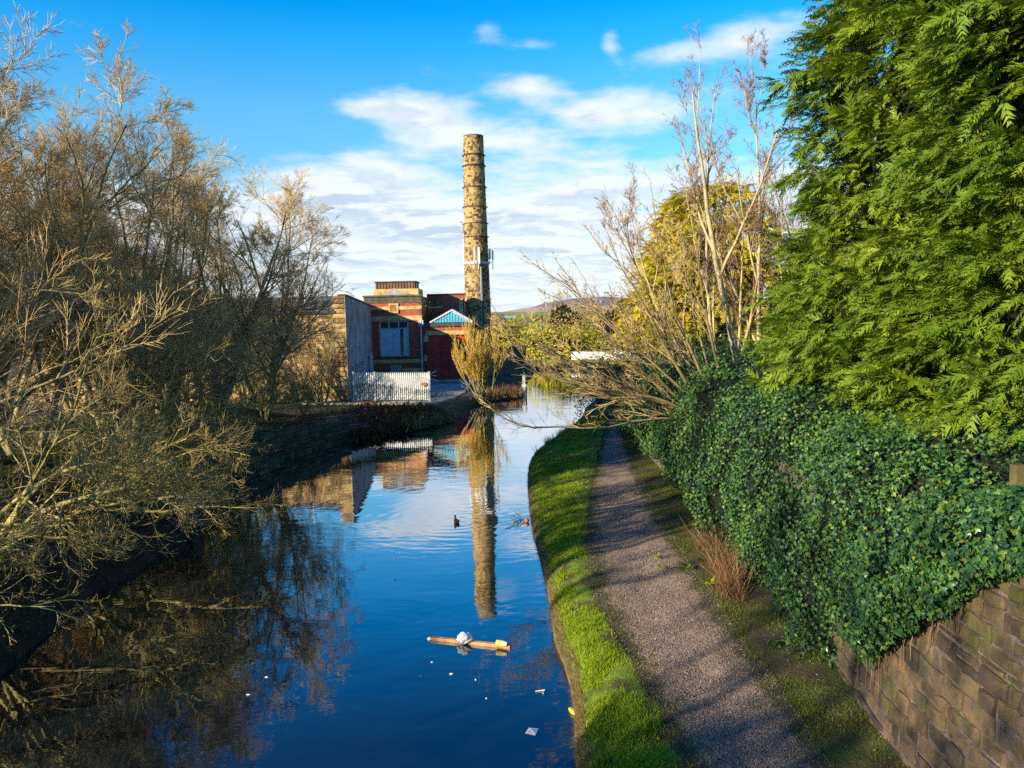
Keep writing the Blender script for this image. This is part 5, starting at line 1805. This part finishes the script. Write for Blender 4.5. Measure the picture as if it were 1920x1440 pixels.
# white wall on the far bank, blue roof on the hill
a = P(1072, 684, 104); b = P(1168, 684, 100)
MBw = thing('white_wall', 'long white wall on the far bank seen through the fanning branches', 'wall', (a[0], a[1], .6))
za = float(P(1072, 660, 104)[2])
MB().beam((a[0], a[1], (za + .5) / 2), (b[0] + 8, b[1], (za + .5) / 2), .4, za - .5).build('wall', M['white_plastic'], MBw)
MB().beam((a[0], a[1], za + .05), (b[0] + 8, b[1], za + .05), .6, .1).build('coping', M['concrete'], MBw)
q = P(957, 594, 900)
sh = thing('blue_shed', 'tiny blue-roofed shed far off below the moor', 'building', (q[0], 900, q[2] - 6))
MB().box(q[0] - 5, q[0] + 5, 896, 904, q[2] - 12, q[2] - 2).build('wall', M['concrete'], sh)
MB().prism([(895, q[2] - 2), (905, q[2] - 2), (900, q[2] + 1.2)], 'X', q[0] - 6, q[0] + 6).build('roof', M['turq'], sh)
pk = thing('pink_house', 'small pinkish house half hidden behind the golden willow twigs', 'house', (-3.2, 150, .8))
MB().box(-6.5, -1.5, 148, 153, .5, 5.2).build('wall', mat_noise('pink_render', [(0, (.5, .26, .2)), (1, (.62, .38, .3))], 1, .9, .1, 8), pk)
MB().prism([(147.6, 5.2), (153.4, 5.2), (150.5, 7.2)], 'X', -6.8, -1.2).build('roof', M['slate'], pk)

# ------------------------------------------------------------------ grass blades
def blades(name, pos, h, w_, mat, lean=.35, seed=0, label=None, cat='grass', bias=(0, 0, 0)):
    r = np.random.default_rng(seed)
    n = len(pos)
    a = r.uniform(0, 2 * np.pi, n)
    sx_ = np.stack([np.cos(a), np.sin(a), np.zeros(n)], 1)
    ld = np.stack([r.normal(0, lean, n), r.normal(0, lean, n), np.ones(n)], 1) + np.array(bias)
    ld = norm(ld)
    mid = pos + ld * (h * .55)[:, None]
    ld2 = norm(ld + np.stack([r.normal(0, lean, n), r.normal(0, lean, n), np.full(n, -.25)], 1) + np.array(bias) * .6)
    tip = mid + ld2 * (h * .5)[:, None]
    wv = sx_ * w_[:, None]
    V = np.stack([pos - wv, pos + wv, mid + wv * .7, mid - wv * .7, tip], 1).reshape(-1, 3)
    b = np.arange(n)[:, None] * 5
    me_ = make_mesh(name, V, [b + np.array([[0, 1, 2, 3]]), b + np.array([[3, 2, 4]])])
    o_ = part(name, me_, M[mat], kind='stuff')
    if label:
        tag(o_, label, cat)
    return o_


ysA = np.array([q[0][1] for q in rowsA])
RA = np.array(rowsA); RP = np.array(rowsP); RBm = np.array(rowsB)


def sample_strip(rows_, y, c):
    """interpolate rows at y (array) and column fraction c (0..1 across cols c0..)"""
    ix_ = np.clip(np.searchsorted(ysA, y) - 1, 0, len(ysA) - 2)
    fy = (y - ysA[ix_]) / (ysA[ix_ + 1] - ysA[ix_])
    C_ = rows_.shape[1]
    f = c * (C_ - 1); i_ = np.minimum(f.astype(int), C_ - 2); fx = f - i_
    A_ = rows_[ix_, i_] * (1 - fx)[:, None] + rows_[ix_, i_ + 1] * fx[:, None]
    B_ = rows_[ix_ + 1, i_] * (1 - fx)[:, None] + rows_[ix_ + 1, i_ + 1] * fx[:, None]
    return A_ * (1 - fy)[:, None] + B_ * fy[:, None]


r = np.random.default_rng(77)
n = 125000
y = 8.2 * (44 / 8.2) ** (r.random(n) ** .9)
c = r.random(n) ** 1.15
pos = sample_strip(RA[:, 1:], y, c)
bald = np.array([fbm(p_[0], p_[1], 1.1, 6) for p_ in pos[:, :2]])
thin = np.interp(y, [8, 13, 17, 22], [.75, .55, .85, 1.0]) - (c > .7) * .35 * np.interp(y, [8, 16, 24], [1, 1, .3])
keep = r.random(n) < np.clip(thin + bald * 1.7, .03, 1) * np.clip((1 - c) * 4 + .1, 0, 1) * np.clip(c * 9 + .6, 0, 1)
pos, y = pos[keep], y[keep]
n = len(pos)
tuft = np.array([.75 + .8 * fbm(p_[0] * 1.3, p_[1] * 1.3, 2.2, 12) for p_ in pos])
far_ = np.interp(y, [8, 20, 44], [1, 1.25, 1.7])
blades('grass', pos, np.clip(r.uniform(.04, .10, n) * np.clip(tuft, .35, 1.8), .02, .2) * far_ ** .5, r.uniform(.003, .006, n) * far_, 'blade', .4, 1, 'short bright green grass covering the verge between canal and towpath')
# tan fringe hanging over the stone edge
n = 15000
y = 8.2 * (46 / 8.2) ** r.random(n)
pos = sample_strip(RA[:, 1:4], y, r.random(n) ** .8)
blades('dry_grass', pos, r.uniform(.05, .16, n), r.uniform(.003, .006, n) * np.interp(y, [8, 44], [1, 1.8]), 'blade_dry', .4, 2, 'straw-coloured grass fringe hanging over the canal edge', bias=(-.7, -.1, -.5))
# mossy verge beside the wall
n = 60000
y = 8.2 * (44 / 8.2) ** (r.random(n) ** .9)
c = r.random(n)
pos = sample_strip(RBm, y, c)
bald = np.array([fbm(p_[0], p_[1], .9, 16) for p_ in pos[:, :2]])
keep = r.random(n) < np.clip(.28 + bald * 1.9 - (c > .75) * .15, 0, 1)
pos, y = pos[keep], y[keep]; n = len(pos)
blades('moss_grass', pos, r.uniform(.015, .06, n), r.uniform(.003, .006, n) * np.interp(y, [8, 44], [1, 2]), 'blade_olive', .6, 3, 'patchy olive moss and grass between towpath and ivy wall')
n = 20000
y = 8.2 * (40 / 8.2) ** r.random(n)
c = np.where(r.random(n) < .55, r.random(n) ** 2 * .26, 1 - r.random(n) ** 2 * .30)
pos = sample_strip(RP, y, c)
blades('sparse_grass', pos, r.uniform(.015, .05, n), r.uniform(.003, .005, n) * np.interp(y, [8, 40], [1, 2]), 'blade_olive', .6, 4, 'sparse grass creeping over the edges of the gravel towpath')

# far-bank grass and reeds
def reed_patch(name, label, corners, n, h0, h1, mat, seed, wd=.012, lean=.18, z=.3, cat='reeds', bias=(0, 0, 0)):
    r_ = np.random.default_rng(seed)
    c0, c1, c2, c3 = [np.array(q) for q in corners]
    u_, v_ = r_.random(n)[:, None], r_.random(n)[:, None]
    p_ = (c0 * (1 - u_) + c1 * u_) * (1 - v_) + (c3 * (1 - u_) + c2 * u_) * v_
    cl = np.array([fbm(q[0], q[1], 1.1, seed) for q in p_])
    k_ = cl > -.12
    p_ = p_[k_]; m_ = len(p_)
    pos_ = np.column_stack([p_, np.full(m_, z) if np.isscalar(z) else z[k_]])
    return blades(name, pos_, r_.uniform(h0, h1, m_), r_.uniform(.6, 1.3, m_) * wd, mat, lean, seed, label, cat, bias)


g = lambda u, v: G(u, v, .2)[:2]
reed_patch('reeds', 'tan broken reeds at the canal edge where the grass verge narrows', (g(1004, 856), g(1014, 846), g(1082, 800), g(1066, 812)), 1500, .25, .65, 'blade_dry', 31, .012, .3, .12)
reed_patch('reeds', 'pale dry reeds on the spit below the palisade fence end', (g(742, 812), g(842, 790), g(858, 780), g(790, 772)), 2600, .35, .95, 'blade_dry', 32, .016, .3, .10)
reed_patch('reeds', 'thin tan reeds on the shaded bank beyond the willow bush', (g(905, 756), g(985, 743), g(978, 715), g(915, 735)), 2600, .4, 1.0, 'deadstem', 33, .016, .25, .15)
reed_patch('reeds', 'straw-coloured reeds edging the far bank of the bend', ((3.8, 97.3), (16, 91), (16, 92), (4, 98.6)), 2600, .4, .9, 'blade_dry', 34, .03, .25, .15)
reed_patch('far_grass', 'bright green grass on the far bank beyond the bend', ((3.8, 98.6), (30, 91.5), (30, 99), (4, 104)), 9000, .15, .35, 'blade', 35, .03, .3, .55, cat='grass')
reed_patch('dead_stems', 'brown dead weed stems leaning out from the ivy foot', (G(1300, 1030, .5)[:2], G(1375, 1130, .5)[:2], G(1400, 1110, .5)[:2], G(1335, 1000, .5)[:2]), 1300, .35, 1.0, 'deadstem', 36, .006, .45, .5, cat='weeds', bias=(-.25, 0, 0))
reed_patch('dead_stems', 'low clump of brown stems against the ivy nearer the camera', (G(1335, 1110, .5)[:2], G(1385, 1165, .5)[:2], G(1405, 1150, .5)[:2], G(1380, 1100, .5)[:2]), 700, .2, .6, 'deadstem', 37, .005, .5, .5, cat='weeds', bias=(-.2, 0, 0))


sg_ = Lp[(Lp[:, 1] > 23.6) & (Lp[:, 1] < 44) & (Lp[:, 0] < 0)]
r = np.random.default_rng(44)
n = 5200
t_ = r.random(n) * (len(sg_) - 1.001)
i_ = t_.astype(int); f_ = (t_ - i_)[:, None]
q_ = sg_[i_] * (1 - f_) + sg_[i_ + 1] * f_
q_[:, 0] -= r.random(n) ** 1.5 * 1.6 - .05
kk = np.array([fbm(a_, b_, .8, 5) for a_, b_ in q_]) > -.22
q_ = q_[kk]; n = len(q_)
blades('wall_top_brush', np.column_stack([q_, np.full(n, 1.30) + r.random(n) * .15]), r.uniform(.2, .75, n), r.uniform(.008, .016, n), 'deadstem', .6, 61, 'brown dead grass and brush spilling over the top of the canal wall', 'brush', bias=(.35, -.2, -.2))
n = 2600
t_ = r.random(n) * (len(sg_) - 1.001); i_ = t_.astype(int); f_ = (t_ - i_)[:, None]
q_ = sg_[i_] * (1 - f_) + sg_[i_ + 1] * f_
q_[:, 0] += .06
kk = np.array([fbm(a_, b_, .9, 15) for a_, b_ in q_]) > .02
q_ = q_[kk]; n = len(q_)
blades('wall_moss', np.column_stack([q_, .1 + 1.15 * r.random(n)]), r.uniform(.10, .30, n), r.uniform(.012, .022, n), 'blade_olive', .8, 62, 'mossy tufts hanging on the dark canal wall', 'moss', bias=(.5, -.3, -.8))


# bracken and rubble bank below the fence
r = np.random.default_rng(91)
n = 9000
u_ = r.random(n); v_ = r.random(n)
c0, c1, c2, c3 = [np.array(q) for q in (G(660, 826, .1)[:2], G(770, 806, .1)[:2], G(836, 775, .4)[:2], G(676, 764, .5)[:2])]
q = (c0 * (1 - u_)[:, None] + c1 * u_[:, None]) * (1 - v_)[:, None] + (c3 * (1 - u_)[:, None] + c2 * u_[:, None]) * v_[:, None]
hz = np.array([.12 + .55 * (vv ** .7) + .35 * max(0, fbm(a_, b_, 1.3, 2)) for (a_, b_), vv in zip(q, v_)])
pos = np.column_stack([q, hz])
V, F = scatter(frond_template(5, 3, .5, .06)[0], frond_template(5, 3, .5, .06)[1], pos[:3600], norm(r.normal(0, 1, (3600, 3)) + np.array([.3, -.8, .2])), norm(r.normal(0, .5, (3600, 3)) + np.array([0, -.3, 1])), r.uniform(.25, .5, 3600))
o = part('bracken', make_mesh('bracken', V, [F]), M['bracken'], kind='stuff')
tag(o, 'rusty brown dead bracken heaped on the bank below the palisade fence', 'bracken')

# dark undergrowth on the left bank
r = np.random.default_rng(17)
n = 26000
yy = 9 + 46 * r.random(n) ** 1.1
oo = r.random(n) * 6
xs_ = np.array([np.interp(a, LBs[LBs[:, 0] < 4][:, 1], LBs[LBs[:, 0] < 4][:, 0]) for a in yy]) - .1 - oo
zs_ = np.array([lz(a, b) + .1 for a, b in zip(xs_, yy)])
k = (yy < 50)
pos = np.column_stack([xs_, yy, zs_])[k]
n = len(pos)
blades('undergrowth', pos, r.uniform(.06, .3, n), r.uniform(.006, .012, n), 'blade_olive', .8, 51, 'dark tangled grass and ivy on the shaded left bank', 'undergrowth')
n = 14000
pos = pos[:n] + r.normal(0, .3, (n, 3)) * np.array([1, 1, 0]) + np.array([0, 0, .03])
V, F = scatter(LEAF, LEAFF, pos, r.normal(0, 1, (n, 3)) * np.array([1, 1, .3]), norm(r.normal(0, .4, (n, 3)) + np.array([0, 0, 1])), r.uniform(.05, .10, n))
o = part('fallen_leaves', make_mesh('fallen_leaves', V, [F]), M['litter_leaf'], kind='stuff')
tag(o, 'brown fallen leaves scattered over the left bank under the trees', 'leaves')
# litter leaves and gravel on the path
n = 3000
y = 8.3 * (30 / 8.3) ** r.random(n)
c = r.random(n)
half = n // 2
pos = np.vstack([sample_strip(RP, y[:half], c[:half]), sample_strip(RBm, y[half:], c[half:])]) + np.array([0, 0, .012])
V, F = scatter(LEAF, LEAFF, pos, r.normal(0, 1, (n, 3)) * np.array([1, 1, .2]), norm(r.normal(0, .25, (n, 3)) + np.array([0, 0, 1])), r.uniform(.02, .05, n))
o = part('path_litter', make_mesh('path_litter', V, [F]), M['litter_leaf'], kind='stuff')
tag(o, 'tiny dry leaf scraps strewn over the towpath', 'leaves')
n = 26000
y = 8.3 * (26 / 8.3) ** r.random(n)
pos = sample_strip(RP, y, np.clip(r.normal(.5, .22, n), .02, .98)) + np.array([0, 0, .002])
OC = np.array([(1, 0, 0), (0, 1, 0), (-1, 0, 0), (0, -1, 0), (0, 0, .8)], float); OF = np.array([(0, 1, 4), (1, 2, 4), (2, 3, 4), (3, 0, 4)])
V, F = scatter(OC, OF, pos, norm(r.normal(0, 1, (n, 3)) * np.array([1, 1, .2])), norm(r.normal(0, .3, (n, 3)) + np.array([0, 0, 1])), r.uniform(.005, .014, n) * np.interp(y, [8, 26], [1, 1.6]))
o = part('gravel', make_mesh('gravel', V, [F]), M['pebble'], kind='stuff')
tag(o, 'loose grey gravel on the towpath', 'gravel')

# weeds at the path edge
for i, (u, v, s, lb) in enumerate(((1240, 1068, .14, 'small green dock plant on the right edge of the towpath, farther one'), (1232, 1048, .12, 'small green plant just behind the dock on the towpath edge'), (1290, 1070, .16, 'leafy green weed against the mossy verge'), (1330, 1100, .2, 'green weed below the dead brown stems'), (1372, 1010, .2, 'bright green weed rising among the dead brown stems'))):
    p = G(u, v, .52)
    rr2 = np.random.default_rng(i)
    t = thing('weed', lb, 'plant', tuple(p), 'green weeds beside the towpath')
    me_ = make_mesh('leaf_blade', LEAF, [LEAFF]); me_.materials.append(M['blade'])
    for k in range(11):
        part('leaf', me_, None, t, loc=(rr2.normal(0, .03), rr2.normal(0, .03), .03 + .04 * rr2.random()), rot=(rr2.normal(0, .2), -rr2.uniform(.1, 1.0), rr2.uniform(0, 6.28)), scale=(s * rr2.uniform(.7, 1.2),) * 3)


# ------------------------------------------------------------------ litter and floating things
def lumpy(seed, rx, ry, rz, mat, name, label, cat, x, y, z, crease=.35, group=None):
    V, F = [], []
    na, nz = 16, 9
    for j in range(nz + 1):
        e_ = -math.pi / 2 + math.pi * j / nz
        for i in range(na):
            a = 2 * math.pi * i / na
            q = (math.cos(a) * math.cos(e_), math.sin(a) * math.cos(e_), math.sin(e_))
            l = 1 + crease * mnoise.fractal(Vector((q[0] * 2.5 + seed, q[1] * 2.5, q[2] * 2.5)), .6, 2, 4)
            V.append((q[0] * rx * l, q[1] * ry * l, q[2] * rz * l))
    F = [(j * na + i, j * na + (i + 1) % na, (j + 1) * na + (i + 1) % na, (j + 1) * na + i) for j in range(nz) for i in range(na)]
    o_ = part(name, MB().add(V, F).mesh(name, smooth=False), M[mat], loc=(x, y, z))
    tag(o_, label, cat, group)
    return o_


# floating plank with what lies on it
a = G(809, 1196, .03); b = G(957, 1212, .03)
o = MB().beam((a[0], a[1], .02), (b[0], b[1], .02), .075, .07).build('floating_plank', M['wood'])
tag(o, 'wet reddish-brown timber plank floating on the canal', 'plank')
c_ = a + (b - a) * .43
bt = lumpy(3, .14, .12, .10, 'white_plastic', 'plastic_container', 'crumpled white plastic container lying on the floating plank', 'container', c_[0], c_[1] - .02, .10, .25)
c_ = a + (b - a) * .90
can = thing('yellow_can', 'yellow and white can on the right end of the floating plank', 'can', (c_[0], c_[1] - .05, .06))
dv = norm(b - a)
MB().tube([c_ - dv * .11 + np.array([0, -.05, .06]), c_ + dv * .02 + np.array([0, -.05, .06])], .055, 10).build('body', M['yellow'], can)
MB().tube([c_ + dv * .022 + np.array([0, -.05, .06]), c_ + dv * .09 + np.array([0, -.05, .055])], [.055, .035], 10).build('neck', M['white_plastic'], can)
c_ = a - dv * .03
lumpy(5, .05, .05, .03, 'white_plastic', 'foam_scrap', 'small white foam scrap touching the left end of the floating plank', 'litter', c_[0], c_[1], .01)
# paper, yellow wrapper, straw
q = [G(u, v, .008) for (u, v) in ((992, 1364), (1010, 1366), (1004, 1378), (985, 1374))]
mb = MB()
top = [np.array(p_) for p_ in q]
mid_ = sum(top) / 4 + np.array([0, 0, .02])
mb.add(np.vstack([top, [p_ - np.array([0, 0, .006]) for p_ in top], mid_[None]]), [np.array([(0, 1, 8), (1, 2, 8), (2, 3, 8), (3, 0, 8)]), np.array([(7, 6, 5, 4), (0, 4, 5, 1), (1, 5, 6, 2), (2, 6, 7, 3), (3, 7, 4, 0)])])
tag(mb.build('paper_sheet', M['white_plastic']), 'square white paper sheet floating near the bottom edge of the picture', 'paper')
q = [G(u, v, .02) for (u, v) in ((1069, 1329), (1074, 1335), (1082, 1339), (1088, 1341))]
mb = MB().tube(q, [.03, .045, .035, .015], 6)
tag(mb.build('yellow_wrapper', M['yellow']), 'crumpled yellow wrapper floating against the grassy canal edge', 'wrapper')
q = [G(u, v, .012) for (u, v) in ((1004, 1296), (1022, 1294), (1018, 1300))]
tag(MB().tube(q, [.008, .014, .008], 5).build('white_straw', M['white_plastic']), 'bent white straw floating near the right bank', 'straw')
labs = ['tiny white speck floating left of the plank reflection', 'tiny dark leaf floating below the plank left end', 'small white scrap floating below the white container', 'tiny white fleck right below the small scrap', 'tiny white fleck midway to the bottom edge',
        'small white scrap floating among the tree reflections', 'second white scrap farther out among the tree reflections', 'white scrap floating left of the swimming duck', 'white feather floating beyond the duck ripples', 'small white scrap by the chimney reflection']
for i, (u, v, s, mt) in enumerate(((810, 1242, .025, 'white_plastic'), (790, 1268, .04, 'dark_metal'), (846, 1264, .045, 'white_plastic'), (892, 1275, .02, 'white_plastic'), (912, 1310, .02, 'white_plastic'),
                                   (466, 1303, .05, 'white_plastic'), (500, 1270, .04, 'white_plastic'), (740, 1048, .06, 'white_plastic'), (740, 1087, .06, 'white_plastic'), (935, 819, .12, 'white_plastic'))):
    p = G(u, v)
    lumpy(20 + i, s * .7, s * .42, .010, mt, 'floating_scrap', labs[i], 'litter', p[0], p[1], .006, .3, 'scraps floating on the canal')
# rubbish on the bank below the fence
rub = [(690, 770, .35, 'blue_bag', 'blue plastic bag caught on the bank left of the bracken'), (700, 777, .22, 'blue_bag', 'smaller blue plastic bag lying just below the blue bag'), (716, 801, .22, 'white_plastic', 'white plastic bag at the water edge below the bracken'), (724, 797, .20, 'purple_bag', 'purple and red packet beside the white plastic bag'),
       (712, 809, .12, 'blue_bag', 'small turquoise scrap under the white plastic bag'), (738, 799, .07, 'white_plastic', 'white cup at the foot of the brown bracken'), (706, 784, .09, 'white_plastic', 'white carton between the blue bags and white bag'), (832, 757, .10, 'white_plastic', 'white scrap under the kerb beside the fence end post'), (792, 782, .10, 'white_plastic', 'white scrap among the pale reeds'),
       (946, 745, .18, 'white_plastic', 'white bottle at the shaded bank beyond the willow bush'), (905, 752, .12, 'white_plastic', 'white scrap at the foot of the golden willow bush')]
for i, (u, v, s, mt, lb) in enumerate(rub):
    zz = .55 if v < 785 and u < 800 else .22
    p = G(u, v, zz)
    lumpy(60 + i, s, s * .7, s * .5, mt, 'rubbish', lb, 'rubbish', p[0], p[1], zz, .5, 'rubbish on the bank below the fence')
p = G(988, 976, .06)
o = lumpy(90, .07, .07, .07, 'orange', 'orange_ball', 'orange ball caught in twigs at the grassy canal edge', 'ball', p[0], p[1], .06, .02)
mb = MB()
rr2 = random.Random(4)
tgp = G(984, 978, 0.0)
for k in range(14):
    a = np.array([tgp[0] + rr2.uniform(-.3, .35), tgp[1] + rr2.uniform(-.2, .4), -.02])
    b = a + np.array([rr2.uniform(-.5, .1), rr2.uniform(-.3, .3), rr2.uniform(.02, .35)])
    mb.tube([a, (a + b) / 2 + np.array([0, 0, .06]), b], [.010, .008, .004], 4, False)
tag(mb.build('twig_snag', M['bark_dark'], kind='stuff'), 'dark snagged twigs in the water round the orange ball', 'twigs')
# blue post standing in the water
a = P(982, 704, 63); bpt = thing('water_post', 'pale blue post standing in the canal before the bend', 'post', (a[0], 63, -.3))
MB().box(a[0] - .11, a[0] + .11, 62.9, 63.1, -.3, float(P(982, 704, 63)[2])).build('post', M['grey_metal'], bpt)
MB().box(a[0] - .17, a[0] + .17, 62.86, 63.14, .75, .9).build('collar', M['white_paint'], bpt)
# leaning thin pole on the left wall
a = G(395, 910, .0); b = P(367, 866, a[1] + .4)
tag(MB().tube([(a[0], a[1], -.1), b], .03, 6).build('thin_pole', M['grey_metal']), 'thin pale pole leaning in the water against the canal wall', 'pole')


def duck(x, y, yaw, label, body, s=1.0):
    t = thing('duck', label, 'duck', (x, y, 0), 'ducks swimming in mid canal')
    t.rotation_euler = (0, 0, yaw); t.scale = (s, s, s)
    sp = [(-.27, 0, .10), (-.22, 0, .08), (-.12, 0, .05), (0, 0, .045), (.10, 0, .06), (.155, 0, .11), (.165, 0, .165), (.175, 0, .205), (.205, 0, .225), (.235, 0, .222)]
    ra = [.012, .045, .085, .095, .08, .05, .032, .036, .038, .016]
    part('body', MB().tube(sp, ra, 12).mesh('duck_body', smooth=True), M[body], t)
    part('bill', MB().tube([(.23, 0, .217), (.26, 0, .212), (.285, 0, .208)], [.015, .014, .006], 6).mesh('bill', smooth=True), M['duck_bill'], t)
    for sd in (-1, 1):
        part('wing', MB().tube([(.07, sd * .075, .075), (-.05, sd * .085, .09), (-.17, sd * .045, .10), (-.24, sd * .015, .11)], [.02, .03, .024, .006], 8).mesh('wing', smooth=True), M['duck_dark'], t)
    for sd in (-1, 1):
        part('eye', MB().tube([(.212, sd * .034, .232), (.212, sd * .040, .232)], .006, 6).mesh('eye'), M['dark_metal'], t)
    return t


p = G(856, 980); duck(p[0], p[1], 1.9, 'dark duck swimming away in mid canal, ripples spreading round it', 'duck_dark', .78)
p = G(917, 960); duck(p[0], p[1], 2.9, 'pale-sided duck swimming across the chimney reflection', 'duck_pale', .8)

# fence post and rail above the wall at the right edge
p = P(1905, 960, 9.0)
fpst = thing('wooden_fence', 'mossy wooden fence post and rail at the right edge above the ivy', 'fence', (p[0], 9.0, 3.3))
MB().box(p[0] - .035, p[0] + .10, 8.95, 9.08, 2.9, 4.22).build('post', M['post_wood'], fpst)
MB().box(p[0] + .10, p[0] + 2.4, 8.98, 9.03, 3.85, 4.02).build('rail', M['post_wood'], fpst)
for k in range(5):
    MB().box(p[0] + .14 + k * .16, p[0] + .27 + k * .16, 9.035, 9.06, 3.2, 4.3).build('board', M['post_wood'], fpst)

# edging stones along the grassy canal edge
es = thing('canal_edging', 'row of worn stone edging blocks under the grass along the towpath side', 'edging', (1, 18, -.3))
me_v = [make_mesh('edge_stone', v_, [f_], True) for v_, f_ in stone_variants(6, 5, .3)]
for m_ in me_v:
    m_.materials.append(M['stone_wet'])
y = 8.0
rr2 = random.Random(12)
while y < 44:
    L_ = rr2.uniform(.45, .9)
    xa = x_on(RBs[RBs[:, 1] < 60], y) + .0; xb = x_on(RBs[RBs[:, 1] < 60], y + L_)
    yaw = math.atan2(-L_, -(xb - xa))
    part('edge_stone', me_v[rr2.randrange(6)], None, es, loc=np.array([(xa + xb) / 2 - .04, y + L_ / 2, -.1]) - ORG[es.name], rot=(0, 0, yaw), scale=(L_ - .02, 1, rr2.uniform(.17, .25)))
    y += L_
_t = {}
for _o in bpy.data.objects:
    if _o.type == 'MESH':
        _t[_o.data.name] = sum(len(p.vertices) - 2 for p in _o.data.polygons) if len(_o.data.polygons) < 1 else int(len(_o.data.loops) - 2 * len(_o.data.polygons))
print('TRIS', sum(_t.values()), sorted(_t.items(), key=lambda q: -q[1])[:14])
print('objects', len(bpy.data.objects), 'tris', sum(len(m.polygons) for m in bpy.data.meshes))
